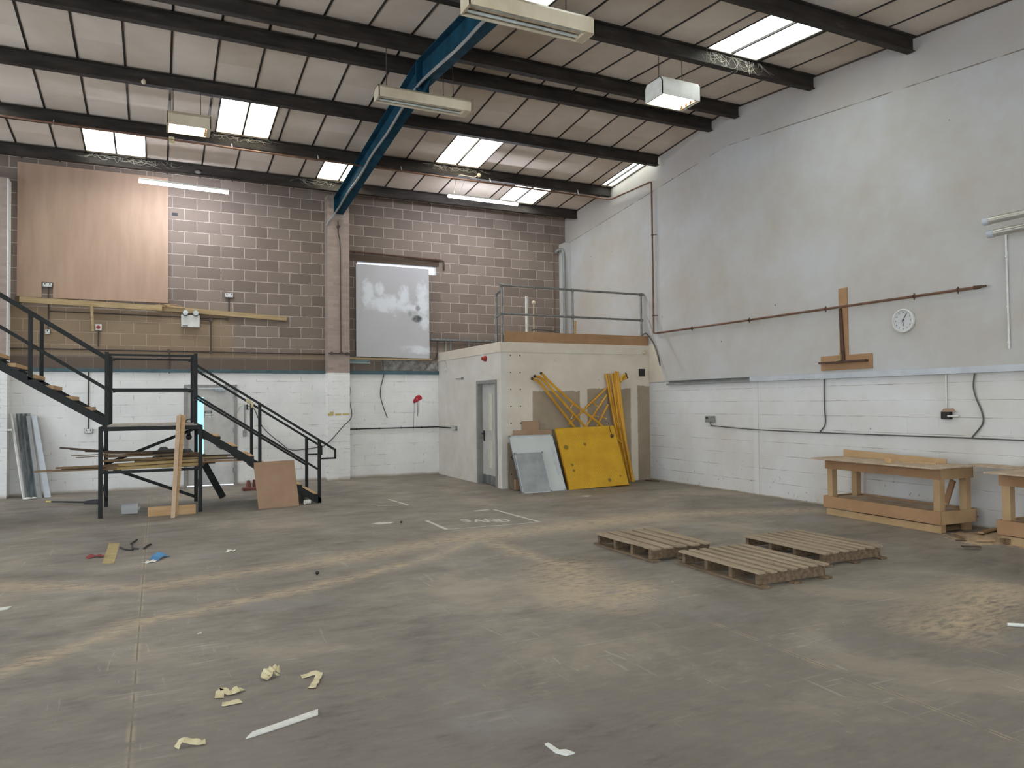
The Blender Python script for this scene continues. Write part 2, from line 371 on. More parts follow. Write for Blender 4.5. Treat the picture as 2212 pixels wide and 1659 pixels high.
# ------------------------------------------------------------------ mesh builder
class MB:
    def __init__(s, o=(0, 0, 0)): s.v = []; s.f = []; s.o = Vector(o)
    def add(s, vs, fs):
        b = len(s.v); s.v += [Vector(v) for v in vs]; s.f += [[b+i for i in f] for f in fs]; return s
    def hexa(s, c): return s.add(c, [(0, 3, 2, 1), (4, 5, 6, 7), (0, 1, 5, 4), (1, 2, 6, 5), (2, 3, 7, 6), (3, 0, 4, 7)])
    def box(s, x0, x1, y0, y1, z0, z1):
        return s.hexa([(x0, y0, z0), (x1, y0, z0), (x1, y1, z0), (x0, y1, z0), (x0, y0, z1), (x1, y0, z1), (x1, y1, z1), (x0, y1, z1)])
    def bar(s, p, q, w, h, up=(0, 0, 1)):
        p, q = Vector(p), Vector(q); d = (q-p).normalized(); up = Vector(up)
        if abs(d.dot(up)) > .97: up = Vector((0, 1, 0))
        a = d.cross(up).normalized()*(w/2); b = a.cross(d).normalized()*(h/2)
        return s.hexa([p-a-b, p+a-b, p+a+b, p-a+b, q-a-b, q+a-b, q+a+b, q-a+b])
    def tube(s, pts, r, n=8, r2=None):
        pts = [Vector(p) for p in pts]; rings = []
        N = None
        for i, p in enumerate(pts):
            d = (pts[min(i+1, len(pts)-1)]-pts[max(i-1, 0)]).normalized()
            if N is None:
                N = d.cross(Vector((0, 0, 1)) if abs(d.z) < .9 else Vector((1, 0, 0))).normalized()
            N = (N-d*N.dot(d)).normalized(); B = d.cross(N)
            rr = r if r2 is None else r+(r2-r)*i/(len(pts)-1)
            rings.append([p+(N*math.cos(6.28318*k/n)+B*math.sin(6.28318*k/n))*rr for k in range(n)])
        vs = [v for g in rings for v in g]; fs = []
        for i in range(len(rings)-1):
            for k in range(n):
                a = i*n+k; b = i*n+(k+1) % n; fs.append((a, b, b+n, a+n))
        fs.append(tuple(range(n-1, -1, -1))); fs.append(tuple((len(rings)-1)*n+k for k in range(n)))
        return s.add(vs, fs)
    def cyl(s, p, q, r, n=20, r2=None): return s.tube([p, q], r, n, r2)
    def prism(s, poly, off):
        n = len(poly); off = Vector(off); P = [Vector(p) for p in poly]
        return s.add(P+[p+off for p in P], [tuple(range(n-1, -1, -1)), tuple(range(n, 2*n))]+[(i, (i+1) % n, (i+1) % n+n, i+n) for i in range(n)])
    def quad(s, *c): return s.add(c, [tuple(range(len(c)))])
    def ball(s, c, r, n=12, m=8, sq=(1, 1, 1)):
        c = Vector(c); vs = []; fs = []
        for j in range(m+1):
            t = math.pi*j/m
            for i in range(n):
                a = 2*math.pi*i/n; vs.append(c+Vector((r*math.sin(t)*math.cos(a)*sq[0], r*math.sin(t)*math.sin(a)*sq[1], r*math.cos(t)*sq[2])))
        for j in range(m):
            for i in range(n): fs.append((j*n+i, (j+1)*n+i, (j+1)*n+(i+1) % n, j*n+(i+1) % n))
        return s.add(vs, fs)
    def build(s, name, mat, parent=None, bevel=0, label=None):
        me = bpy.data.meshes.new(name); me.from_pydata([v-s.o for v in s.v], [], s.f); me.validate()
        import bmesh
        bm = bmesh.new(); bm.from_mesh(me); bmesh.ops.remove_doubles(bm, verts=bm.verts, dist=1e-5)
        bmesh.ops.recalc_face_normals(bm, faces=bm.faces); bm.to_mesh(me); bm.free()
        me.materials.append(M[mat] if isinstance(mat, str) else mat)
        me.shade_smooth(); me.set_sharp_from_angle(angle=R(38))
        o = bpy.data.objects.new(name, me); COL.objects.link(o)
        if parent: o.parent = parent
        else: o.location = s.o
        if bevel:
            b = o.modifiers.new('edge', 'BEVEL'); b.width = bevel; b.segments = 1; b.limit_method = 'ANGLE'
        if label: o['label'] = label
        return o

def tag(o, label, cat, group=None):
    o['label'] = label; o['category'] = cat
    if group: o['group'] = group
    return o
def thing(name, loc, label, cat, group=None, rz=0):
    o = bpy.data.objects.new(name, None); o.empty_display_size = .1; COL.objects.link(o); o.location = loc; o.rotation_euler = (0, 0, rz)
    return tag(o, label, cat, group)
def struct(o): o['kind'] = 'structure'; return o
def copy_tree(o, parent=None):
    c = o.copy(); COL.objects.link(c)
    if parent: c.parent = parent
    for ch in list(o.children): copy_tree(ch, c)
    return c
def arc(pts, n=6):                               # Catmull-Rom through points
    P = [Vector(p) for p in pts]; P = [P[0]*2-P[1]]+P+[P[-1]*2-P[-2]]; out = []
    for i in range(1, len(P)-2):
        a, b, c, d = P[i-1:i+3]
        for k in range(n):
            t = k/n; out.append(.5*((2*b)+(c-a)*t+(2*a-5*b+4*c-d)*t*t+(3*b-a-3*c+d)*t**3))
    return out+[P[-2]]

# ------------------------------------------------------------------ room shell
XL, XR, YF, YB = -8.3, 9.2, -4.5, 16.0
RY = 10.18
def zc(y): return 6.80-.1045*(y-RY) if y > RY else 6.80-.0865*(RY-y)     # underside of the roof lining
PY = [15.38, 13.88, 12.13, 10.52, 9.83, 8.19, 6.52]                        # purlins, from the back wall

struct(MB().box(XL-.2, XR+.2, YF-.2, YB+.25, -.15, 0).build('floor', 'floor'))

def holed(mb, axis, pos, thick, us, zs, holes):
    us = sorted(set(us+[h for q in holes for h in q[:2]])); zs = sorted(set(zs+[h for q in holes for h in q[2:]]))
    for i in range(len(us)-1):
        for j in range(len(zs)-1):
            cu, cz = (us[i]+us[i+1])/2, (zs[j]+zs[j+1])/2
            if any(h[0] < cu < h[1] and h[2] < cz < h[3] for h in holes): continue
            if axis == 'y': mb.box(us[i], us[i+1], pos, pos+thick, zs[j], zs[j+1])
            else: mb.box(pos, pos+thick, us[i], us[i+1], zs[j], zs[j+1])
    return mb
WIN = (3.96, 5.80, 4.55, 4.74); DOOR = (.50, 1.47, -.001, 2.02)
struct(holed(MB(), 'y', YB, .25, [XL, XR], [0, 6.6], [WIN, DOOR]).build('wall_back', 'back'))
mb = MB(); mb.prism([(XR, YF, 0), (XR, YB, 0), (XR, YB, zc(YB)+.3), (XR, RY, zc(RY)+.3), (XR, YF, zc(YF)+.3)], (.25, 0, 0))
struct(mb.build('wall_right', 'right'))
struct(holed(MB(), 'x', XL-.25, .25, [YF, YB], [0, 7.0], [(1.0, 7.2, -.001, 5.0), (8.0, 14.6, -.001, 5.0)]).build('wall_left', 'right'))  # unseen side openings, added so daylight brightens the back wall and roof lining
# the loading doorway behind the viewer lets daylight in
struct(holed(MB(), 'y', YF-.25, .25, [XL, XR], [0, 6.2], [(-7.6, 1.4, -.001, 4.8), (3.2, 8.2, -.001, 4.2)]).build('wall_front', 'right'))

# roof lining with openings for the rooflights
SKY = [(-1.15, -.19, 13.98, 15.33), (2.96, 3.88, 13.98, 15.33), (7.07, 7.95, 13.98, 15.33),
       (.94, 1.81, 12.22, 13.83), (5.0, 5.93, 12.22, 13.83), (8.90, 9.2, 12.22, 13.83),
       (3.53, 4.45, 6.60, 8.15), (7.05, 7.97, 6.60, 8.15),
       (-.6, .3, 6.60, 8.15), (1.3, 2.2, 3.3, 4.9), (5.4, 6.3, 3.3, 4.9), (-2.8, -1.9, 3.3, 4.9), (3.5, 4.4, 0.2, 1.7), (7.1, 8.0, 0.2, 1.7), (-.6, .3, 0.2, 1.7),
       (-3.2, -2.3, 12.22, 13.83), (-5.2, -4.3, 13.98, 15.33), (-4.7, -3.8, 6.60, 8.15)]
xs = sorted(set([XL, XR]+[a for q in SKY for a in q[:2]])); ys = sorted(set([YF-.25, RY, YB+.25]+[a for q in SKY for a in q[2:]]))
mb = MB()
for i in range(len(xs)-1):
    for j in range(len(ys)-1):
        cx, cy = (xs[i]+xs[i+1])/2, (ys[j]+ys[j+1])/2
        if any(q[0] < cx < q[1] and q[2] < cy < q[3] for q in SKY): continue
        x0, x1, y0, y1 = xs[i], xs[i+1], ys[j], ys[j+1]
        e = 1e-4 if cy > RY else -1e-4
        z0, z1 = zc(y0+(1e-6 if cy > RY else 0)), zc(y1-(0 if cy > RY else 1e-6))
        mb.hexa([(x0, y0, z0), (x1, y0, z0), (x1, y1, z1), (x0, y1, z1), (x0, y0, z0+.05), (x1, y0, z0+.05), (x1, y1, z1+.05), (x0, y1, z1+.05)])
struct(mb.build('ceiling', 'ceiling'))
# dark joint bars between the lining boards
rows = [(YB, 13.88), (13.88, 12.13), (12.13, RY), (RY, 8.19), (8.19, 6.52), (6.52, YF)]
mb = MB()
def tb(x, y1, y0, w=.028):
    mb.hexa([(x-w/2, y0, zc(y0)-.008), (x+w/2, y0, zc(y0)-.008), (x+w/2, y1, zc(y1-1e-6)-.008), (x-w/2, y1, zc(y1-1e-6)-.008),
             (x-w/2, y0, zc(y0)+.002), (x+w/2, y0, zc(y0)+.002), (x+w/2, y1, zc(y1-1e-6)+.002), (x-w/2, y1, zc(y1-1e-6)+.002)])
for (ya, yb) in rows:
    for k in range(-14, 15):
        x = .186+.6035*k
        if not XL < x < XR-.02: continue
        if any(q[0]-.02 < x < q[1]+.02 and yb-.01 < (q[2]+q[3])/2 < ya for q in SKY): continue
        tb(x, ya, yb+1e-6)
for q in SKY:
    for x in (q[0]-.012, q[1]+.012):
        if x < XR: tb(x, q[3]+.03, q[2]-.03, .026)
struct(mb.build('trim_1', 'tbar'))
for i, q in enumerate(SKY):
    x0, x1, y0, y1 = q
    r = bpy.data.objects.new('window_%d' % (i+1), None); COL.objects.link(r); r.location = ((x0+x1)/2, (y0+y1)/2, zc((y0+y1)/2)); struct(r)
    o = r.location
    def P(x, y, d): return (x, y, zc(y)+d)
    xm = (x0+x1)/2
    for (a, b) in ((x0, xm-.014), (xm+.014, x1)):
        MB(o).hexa([P(a, y0, .03), P(b, y0, .03), P(b, y1, .03), P(a, y1, .03), P(a, y0, .04), P(b, y0, .04), P(b, y1, .04), P(a, y1, .04)]).build('pane', 'skylight_warm' if i in (1, 3, 4) else 'skylight', r)
    fr = MB(o)
    fr.hexa([P(xm-.014, y0, .0), P(xm+.014, y0, .0), P(xm+.014, y1, .0), P(xm-.014, y1, .0), P(xm-.014, y0, .045), P(xm+.014, y0, .045), P(xm+.014, y1, .045), P(xm-.014, y1, .045)])
    fr.build('glazing_bar', 'tbar', r)
# verge trim line along the top of the right-hand wall
for nm, (ya, yb) in (('trim_2', (RY, YB)), ('trim_3', (YF, RY))):
    struct(MB().hexa([(XR-.02, ya, zc(ya+1e-6)-.02), (XR+.01, ya, zc(ya+1e-6)-.02), (XR+.01, yb, zc(yb-1e-6)-.02), (XR-.02, yb, zc(yb-1e-6)-.02),
                      (XR-.02, ya, zc(ya+1e-6)), (XR+.01, ya, zc(ya+1e-6)), (XR+.01, yb, zc(yb-1e-6)), (XR-.02, yb, zc(yb-1e-6))]).build(nm, 'conduit'))

# purlins: each a dark channel with a flange top and bottom
PL = ['dark steel purlin running along just above the block back wall',
      'dark steel purlin with the copper pipe slung beneath it',
      'dark steel purlin above the left-hand lit tube light, third out from the back wall',
      'dark steel purlin on the far side of the roof ridge',
      'dark steel purlin on the near side of the ridge, carrying the middle unlit fitting',
      'dark steel purlin from which the right-hand lit tube light hangs',
      'dark steel purlin nearest the viewer, crossing the top right corner']
for y, lab in zip(PY, PL):
    far = y > RY; s = -.108 if far else .083; zb = zc(y)-.21
    mb = MB((XR-.05, y, zb))
    def L(a, b, c, d):                            # profile box: y from a to b, z from c to d above the soffit of the purlin
        mb.hexa([(XL, y+a, zb+c), (XR-.03, y+a, zb+c), (XR-.03, y+b, zb+c+s*(b-a)*0), (XL, y+b, zb+c),
                 (XL, y+a, zb+d), (XR-.03, y+a, zb+d), (XR-.03, y+b, zb+d), (XL, y+b, zb+d)])
    L(0, .012, 0, .205); L(.012, .085, 0, .014); L(-.055, 0, .185, .198); L(-.028, 0, 0, .012); L(-.012, 0, .012, .024); L(.073, .085, .014, .04)
    tag(mb.build('purlin', 'purlin'), lab, 'beam', 'roof purlins')

# blue rafter
def rafter(x, label):
    o = thing('rafter', (x, 15.69, 5.66), label, 'beam')
    def pt(y): return zc(y)-.215
    B = o.location
    segs = ((15.69, RY), (RY, YF))
    web, bf, tf = MB(B), MB(B), MB(B)
    for (a, b) in segs:
        za, zb = (pt(a), 6.59) if a > RY else (6.59, pt(b))
        for (m, hw, lo, hi) in ((web, .006, -.335, -.012), (bf, .098, -.352, -.335), (tf, .098, -.014, 0)):
            m.hexa([(x-hw, a, za+lo), (x+hw, a, za+lo), (x+hw, b, zb+lo), (x-hw, b, zb+lo), (x-hw, a, za+hi), (x+hw, a, za+hi), (x+hw, b, zb+hi), (x-hw, b, zb+hi)])
    web.build('web', 'blue', o); bf.build('bottom_flange', 'blue', o); tf.build('top_flange', 'blue', o)
    hp = MB(B); hp.box(x-.098, x+.098, RY-.02, RY+.02, 6.09, 6.585)
    hp.prism([(x, RY+.02, 6.09), (x, RY+.45, pt(RY+.45)-.35), (x, RY+.02, 6.25)], (.01, 0, 0)); hp.prism([(x, RY-.02, 6.09), (x, RY-.40, pt(RY-.40)-.35), (x, RY-.02, 6.25)], (.01, 0, 0))
    hp.build('apex_plate', 'blue', o)
    MB(B).box(x-.098, x+.098, 15.675, 15.70, pt(15.69)-.356, pt(15.69)-.0).build('end_plate', 'blue', o)
    return o
rf = rafter(3.49, 'teal-blue steel rafter rising from the middle brick pier to the ridge')
pts = []
ys_ = [15.6+(-.35)*k for k in range(0, 32)]
for k, y in enumerate(ys_):
    pts.append((3.49-.088+.008*math.sin(k*1.3), y, zc(y)-.215-.366+.012*math.sin(k*.9)))
pts = [(3.235, 15.68, 5.38), (3.27, 15.66, 5.48), (3.34, 15.65, 5.56)]+pts
cab = MB((3.41, 15.6, 5.6)).tube(pts, .021, 6).build('rafter_cable', 'plastic'); tag(cab, 'grey cable drooping along the underside of the blue rafter', 'cable')

# brick piers against the back wall
struct(MB().box(3.255, 3.715, 15.70, YB+.01, 0, 6.05).build('wall_pier_middle', 'pier'))
struct(MB().box(-2.86, -2.40, 15.70, YB+.01, 0, 5.71).build('wall_pier_left', 'pier'))
struct(MB().box(-2.40, -2.385, 15.70, YB+.01, 0, 5.71).build('trim_4', 'pierside'))
# teal steel strip capping the painted blockwork
mb = MB(); mb.box(XL, 3.255, 15.965, YB+.01, 2.268, 2.33); struct(mb.build('trim_5', 'teal'))
mb = MB(); mb.box(3.715, 5.82, 15.955, YB+.01, 2.262, 2.34); struct(mb.build('trim_6', 'teal'))
# boxed pier and downpipe in the back right-hand corner
struct(MB().box(9.02, XR+.01, 15.72, YB+.01, 0, 5.52).build('wall_pier_corner', 'right'))

# daylight slot over the leaning board
r = bpy.data.objects.new('window_19', None); COL.objects.link(r); r.location = (4.88, YB+.1, 4.55); struct(r)
MB(r.location).box(WIN[0], WIN[1], YB+.12, YB+.13, WIN[2], WIN[3]).build('pane', 'sky_strip', r)
f = MB(r.location); f.box(WIN[0], WIN[1], YB+.02, YB+.12, WIN[3]-.012, WIN[3]); f.box(WIN[1]-.02, WIN[1], YB+.02, YB+.12, WIN[2], WIN[3]); f.build('window_frame', 'white', r)

# ------------------------------------------------------------------ office box in the corner
OX, OY, OT = 5.82, 12.58, 2.75
DO = (12.80, 13.70, -.001, 2.02)
struct(holed(MB(), 'x', OX, .12, [OY, YB], [0, OT], [DO]).build('wall_office_side', 'office_side'))
struct(MB().box(OX+.12, XR, OY, OY+.12, 0, OT).build('wall_office_front', 'office_front'))
struct(MB().box(OX+.12, XR, OY+.12, YB, OT-.2, OT-.02).build('ceiling_office', 'dust_top'))
mb = MB(); mb.box(OX-.018, XR, OY-.018, OY, 2.565, OT+.005); mb.box(OX-.018, OX, OY, YB, 2.565, OT+.005); struct(mb.build('trim_7', 'office_front'))
# upstand board on the parapet
o = tag(MB((5.9, OY, 2.76)).box(5.91, XR-.01, OY+.0, OY+.018, OT+.006, 2.955).build('upstand_board', 'mdf', bevel=.002), 'long brown MDF board standing along the front edge of the office roof', 'board')
# cream panel standing in for the office's cast shadow on the right-hand wall
struct(MB().prism([(XR-.02, 12.56, 2.0), (XR-.02, 12.05, 2.0), (XR-.02, 12.40, 2.78), (XR-.02, 12.56, 2.78)], (.02, 0, 0)).build('shadow_panel', 'office_front'))

# office door
d = bpy.data.objects.new('door_2', None); COL.objects.link(d); d.location = (OX, 13.25, 0); struct(d); B = d.location
f = MB(B); f.box(OX-.02, OX+.13, 13.66, 13.74, 0, 2.05); f.box(OX-.02, OX+.13, 12.77, 12.83, 0, 2.05); f.box(OX-.02, OX+.13, 12.83, 13.66, 1.985, 2.05); f.build('door_frame', 'frame_grey', d)
lf = MB(B).box(OX+.085, OX+.125, 12.83, 13.66, .008, 1.985).build('door_leaf', 'door', d)
for (z0, z1) in ((1.09, 1.77), (.36, .84)):
    v = MB(B); v.box(OX+.075, OX+.086, 13.30, 13.33, z0-.02, z1+.02); v.box(OX+.075, OX+.086, 13.17, 13.20, z0-.02, z1+.02); v.box(OX+.075, OX+.086, 13.2, 13.3, z1, z1+.02); v.box(OX+.075, OX+.086, 13.2, 13.3, z0-.02, z0)
    v.box(OX+.082, OX+.086, 13.2, 13.3, z0, z1); v.build('vision_panel', 'vis', lf)
h = MB(B); h.box(OX+.07, OX+.086, 13.55, 13.60, .85, 1.06); h.tube([(OX+.086, 13.575, 1.0), (OX+.03, 13.575, 1.0), (OX+.03, 13.46, 1.0)], .011); h.build('door_handle', 'dark', lf)
MB(B).box(OX+.08, OX+.086, 12.84, 13.65, .01, .19).build('kick_plate', 'steel', lf)

# exit door in the back wall
d = bpy.data.objects.new('door_1', None); COL.objects.link(d); d.location = (.98, YB, 0); struct(d); B = d.location
f = MB(B); f.box(.49, .55, YB-.02, YB+.12, 0, 2.03); f.box(1.42, 1.48, YB-.02, YB+.12, 0, 2.03); f.box(.55, 1.42, YB-.02, YB+.12, 1.965, 2.03); f.build('door_frame', 'frame_grey', d)
lf = holed(MB(B), 'y', YB+.02, .045, [.55, 1.42], [.022, 1.962], [(.71, .855, .62, 1.78)]).build('door_leaf', 'door', d)
MB(B).box(.71, .855, YB+.035, YB+.043, .62, 1.78).build('vision_panel', 'cyan_glass', lf)
MB(B).box(.55, 1.42, YB+.10, YB+.11, .001, .021).build('door_gap', 'sky_strip', d)
c = MB(B); c.box(1.06, 1.25, YB-.03, YB+.02, 1.90, 1.955); c.bar((1.12, YB-.035, 1.895), (1.25, YB-.02, 1.885), .02, .012); c.build('door_closer', 'steel', lf)
for z in (.25, 1.05, 1.75): MB(B).cyl((1.415, YB+.01, z), (1.415, YB+.01, z+.10), .012, 10).build('hinge', 'steel', lf)
s = MB(B); s.box(.87, 1.005, YB+.012, YB+.02, 1.36, 1.51); s_o = s.build('notice', 'white_paper', lf)
s = MB(B); s.box(.872, 1.003, YB+.010, YB+.013, 1.45, 1.508); s.box(.872, .878, YB+.010, YB+.013, 1.36, 1.45); s.box(.997, 1.003, YB+.010, YB+.013, 1.36, 1.45); s.box(.878, .997, YB+.010, YB+.013, 1.405, 1.412); s.box(.878, .997, YB+.010, YB+.013, 1.375, 1.380)
s.build('notice_print', 'green', lf)
s = MB(B)
for k in range(5): s.box(.89+.02*k, .903+.02*k, YB+.008, YB+.011, 1.472, 1.488)
s.build('notice_lettering', 'white_paper', lf)

# ------------------------------------------------------------------ fixed to the back wall
W = YB
mb = MB((-1.04, W, 3.64)); holed(mb, 'y', W-.025, .022, [-2.29, .205], [3.635, 6.10], [(-1.905, -1.725, 3.63, 3.915)])
pb = mb.build('wall_board', 'ply_board', bevel=.001); tag(pb, 'large square of pinkish-brown plywood fixed high on the back wall', 'board')
o = thing('timber_rail', (-.5, W-.06, 3.5), 'long two-piece timber rail on the back wall under the plywood', 'rail'); B = o.location
MB(B).bar((-2.24, W-.085, 3.570), (.10, W-.085, 3.512), .05, .105).build('rail_plank', 'timber', o, .003)
MB(B).bar((.0, W-.033, 3.525), (2.46, W-.033, 3.404), .05, .095).build('rail_plank', 'timber', o, .003)
MB(B).box(-2.30, -2.24, W-.10, W-.005, 3.50, 3.63).build('end_block', 'plank_dark', o)
mb = MB((-1.1, W-.1, 3.05)); mb.bar((-1.10, W-.124, 3.545), (-1.075, W-.095, 3.03), .045, .03, (0, 1, 0))
tag(mb.build('timber_offcut', 'timber', bevel=.002), 'short upright timber offcut nailed below the rail beside the red isolator', 'timber')
# splintered chips on the rail
mb = MB((.2, W-.05, 3.55)); random.seed(3)
for k in range(26):
    x = -.18+.6*random.random(); z = 3.555-.05*(x+.1)+random.random()*.07*max(0, 1-abs(x-.12)/.35)
    mb.bar((x, W-.055-random.random()*.04, z), (x+.10+.1*random.random(), W-.06-random.random()*.04, z-.012+.02*random.random()), .014, .010)
tag(mb.build('splintered_wood', 'mdf_edge'), 'heap of splintered plywood chips lying on the timber rail', 'wood chips')

def socket(name, x0, x1, z0, z1, label, double=True, wall='y', at=W, mat='steel', group=None):
    """surface-mounted metal-clad switched socket"""
    o = thing(name, ((x0+x1)/2, at, z0) if wall == 'y' else (at, (x0+x1)/2, z0), label, 'socket', group); B = o.location
    def bx(a, b, d0, d1, c, d): return (a, b, at-d1, at-d0, c, d) if wall == 'y' else (at-d1, at-d0, a, b, c, d)
    MB(B).box(*bx(x0, x1, 0, .045, z0, z1)).build('back_box', mat, o, .004)
    MB(B).box(*bx(x0+.008, x1-.008, .045, .052, z0+.008, z1-.008)).build('face_plate', 'white', o, .002)
    n = 2 if double else 1
    for k in range(n):
        c = x0+(x1-x0)*(k+.5)/n
        m = MB(B); m.box(*bx(c-.010, c+.010, .052, .057, z0+(z1-z0)*.60, z0+(z1-z0)*.82)); m.build('switch', 'dark' if mat == 'steel' else 'plastic', o)
        m = MB(B)
        for (a, b) in ((0, .42), (-.018, .22), (.018, .22)): m.box(*bx(c+a-.004, c+a+.004, .0515, .054, z0+(z1-z0)*b, z0+(z1-z0)*(b+.14)))
        m.build('pin_holes', 'dark', o)
    return o
socket('socket_outlet', -1.89, -1.735, 3.825, 3.905, 'metal double socket in the notch of the plywood board')
socket('socket_outlet', 1.245, 1.405, 3.795, 3.885, 'metal double socket on bare blockwork right of the plywood board')
socket('socket_outlet', -1.85, -1.765, 2.955, 3.045, 'small metal single socket behind the upper stair handrail', False)
socket('socket_outlet', -1.215, -1.075, 1.113, 1.20, 'metal double socket on the white wall under the upper stair flight')

o = thing('isolator_switch', (-.985, W, 3.05), 'grey rotary isolator with a red knob on the back wall', 'switch'); B = o.location
MB(B).box(-1.04, -.935, W-.06, W, 3.05, 3.168).build('box', 'white', o, .004); MB(B).cyl((-.987, W-.06, 3.11), (-.987, W-.072, 3.11), .034, 20).build('dial_plate', 'red', o)
MB(B).bar((-1.012, W-.078, 3.11), (-.962, W-.078, 3.11), .016, .014).build('knob', 'red', o, .003)
o = thing('emergency_light', (.6, W, 3.16), 'white twin-spot emergency light box on the back wall', 'light'); B = o.location
MB(B).box(.44, .776, W-.09, W-.001, 3.165, 3.405).build('box', 'white', o, .006)
for x in (.515, .70):
    l = MB(B).tube([(x, W-.082, 3.40), (x, W-.118, 3.45), (x, W-.185, 3.44)], .045, 16, .052).build('spot_lamp', 'steel', o)
    MB(B).cyl((x, W-.185, 3.44), (x, W-.191, 3.4395), .047, 16).build('lens', 'diff', l)
MB(B).box(.46, .56, W-.092, W-.089, 3.18, 3.195).build('label_strip', 'dark', o)

def conduit(name, pts, label, r=.012, mat='conduit', boxes=(), saddles=(), cat='conduit', n=8, o=None, nrm=(0, -1, 0)):
    t = thing(name, pts[0], label, cat); B = t.location
    MB(B).tube(pts, r, n).build('pipe_run', mat, t)
    for b in boxes:
        MB(B).cyl(Vector(b)-Vector(nrm)*.02, Vector(b)+Vector(nrm)*.025, r*2.8, 14).build('junction_box', mat, t)
    for b in saddles:
        m = MB(B); m.cyl(Vector(b)-Vector((.008, 0, 0) if nrm[1] else (0, .008, 0)), Vector(b)+Vector((.008, 0, 0) if nrm[1] else (0, .008, 0)), r*1.6, 10)
        m.bar(Vector(b), Vector(b)-Vector(nrm)*.05, .012, .012); m.build('saddle', mat, t)
    return t
conduit('electrical_conduit', [(-2.385, W-.011, 2.69), (3.25, W-.011, 2.684)], 'long brown conduit running level along the back wall above the landing', boxes=[(.22, W-.011, 2.69), (.982, W-.011, 2.689)])
conduit('electrical_conduit', [(3.26, 15.68, 2.684), (3.71, 15.68, 2.68)], 'short level conduit with round boxes across the middle pier', boxes=[(3.33, 15.68, 2.684), (3.66, 15.68, 2.68)])
conduit('electrical_conduit', [(3.475, 15.675, 5.5), (3.475, 15.675, 5.25), (3.51, 15.675, 5.1), (3.52, 15.675, 4.9), (3.525, 15.675, 2.70)], 'brown conduit dropping down the face of the middle brick pier', boxes=[(3.475, 15.675, 5.38), (3.525, 15.675, 2.695)], saddles=[(3.525, 15.675, z) for z in (4.55, 3.75, 3.15)])
conduit('electrical_conduit', [(.78, W-.03, 3.325), (.975, W-.03, 3.328), (.982, W-.03, 3.30), (.982, W-.03, 2.70)], 'bent brown conduit from the emergency light down to the level run', boxes=[(.982, W-.03, 3.325)])
conduit('electrical_conduit', [(-1.80, W-.011, 3.82), (-1.80, W-.011, 3.05)], 'conduit dropping from the notched socket behind the timber rail')
conduit('electrical_conduit', [(-1.79, W-.011, 3.385), (1.29, W-.011, 3.362)], 'thin conduit along the back wall just below the timber rail', boxes=[(1.29, W-.011, 3.362)])
conduit('electrical_conduit', [(1.325, W-.011, 3.79), (1.325, W-.011, 3.52)], 'short conduit below the socket right of the plywood board')
conduit('electrical_conduit', [(-.99, W-.011, 3.05), (-.99, W-.011, 2.75)], 'short rusty conduit below the red isolator', saddles=[(-.99, W-.011, 2.9)])
conduit('electrical_conduit', [(-1.15, W-.011, 2.33), (-1.15, W-.011, 1.20)], 'thin vertical conduit feeding the socket under the stairs', r=.010)
conduit('electrical_conduit', [(.23, W-.011, 2.66), (.23, W-.011, 2.25)], 'short conduit stub dropping below a round box above the exit door', r=.011)
conduit('electrical_conduit', [(3.72, W-.03, 1.07), (5.78, W-.03, 1.072), (5.80, 15.95, 1.072), (5.80, 15.10, 1.07)], 'black conduit along the white wall to the socket beside the office door', r=.014, mat='dark', saddles=[(x, W-.03, 1.071) for x in (3.92, 4.43, 4.93, 5.40)])
socket('socket_outlet', 14.83, 15.09, 1.03, 1.115, 'metal double socket on the office side wall at the end of the black conduit', True, 'x', OX)

# pipe over the boarded window
conduit('wall_pipe', [(3.75, W-.05, 4.935), (5.88, W-.05, 4.888), (5.955, W-.05, 4.87), (5.965, W-.05, 4.80), (5.965, W-.05, 4.66)], 'dark steel pipe fixed over the boarded window', r=.02, mat='rust', saddles=[(3.90, W-.05, 4.93), (5.76, W-.05, 4.89)], cat='pipe')
# lintel patch, ledge and board
struct(MB().box(3.73, 5.85, W-.012, W+.01, 4.745, 4.87).build('trim_9', 'plank_dark'))
struct(MB().box(3.75, 5.62, W-.13, W, 2.575, 2.615).build('trim_10', 'timber'))
mb = MB((3.90, 15.885, 2.615)); mb.hexa([(3.90, 15.865, 2.64), (5.565, 15.865, 2.618), (5.565, 15.885, 2.618), (3.90, 15.885, 2.64), (3.905, 15.90, 4.665), (5.575, 15.90, 4.655), (5.575, 15.92, 4.655), (3.905, 15.92, 4.665)])
tag(mb.build('grey_board', 'overspray'), 'grey board blotched with white overspray covering the back wall window', 'board')
o = thing('steel_bracket', (4.0, W, 2.49), 'pale green steel channel bracket on the wall beside the middle pier', 'bracket'); B = o.location
m = MB(B); m.box(3.74, 4.22, W-.012, W+.002, 2.495, 2.62); m.box(3.74, 4.22, W-.10, W-.012, 2.607, 2.62); m.box(3.74, 4.22, W-.10, W-.012, 2.495, 2.508); m.build('channel', 'bracket', o)
for z in (2.53, 2.585): MB(B).cyl((4.18, W-.012, z), (4.18, W-.018, z), .012, 10).build('bolt', 'dark', o)
tag(MB((4.51, W-.03, 1.3)).tube(arc([(4.512, W-.02, 2.58), (4.525, W-.03, 2.23), (4.46, W-.05, 1.98), (4.45, W-.05, 1.78), (4.51, W-.05, 1.55), (4.60, W-.06, 1.30)]), .011, 6).build('hanging_cable', 'cable'), 'loose dark cable hanging down the white wall right of the middle pier', 'cable')
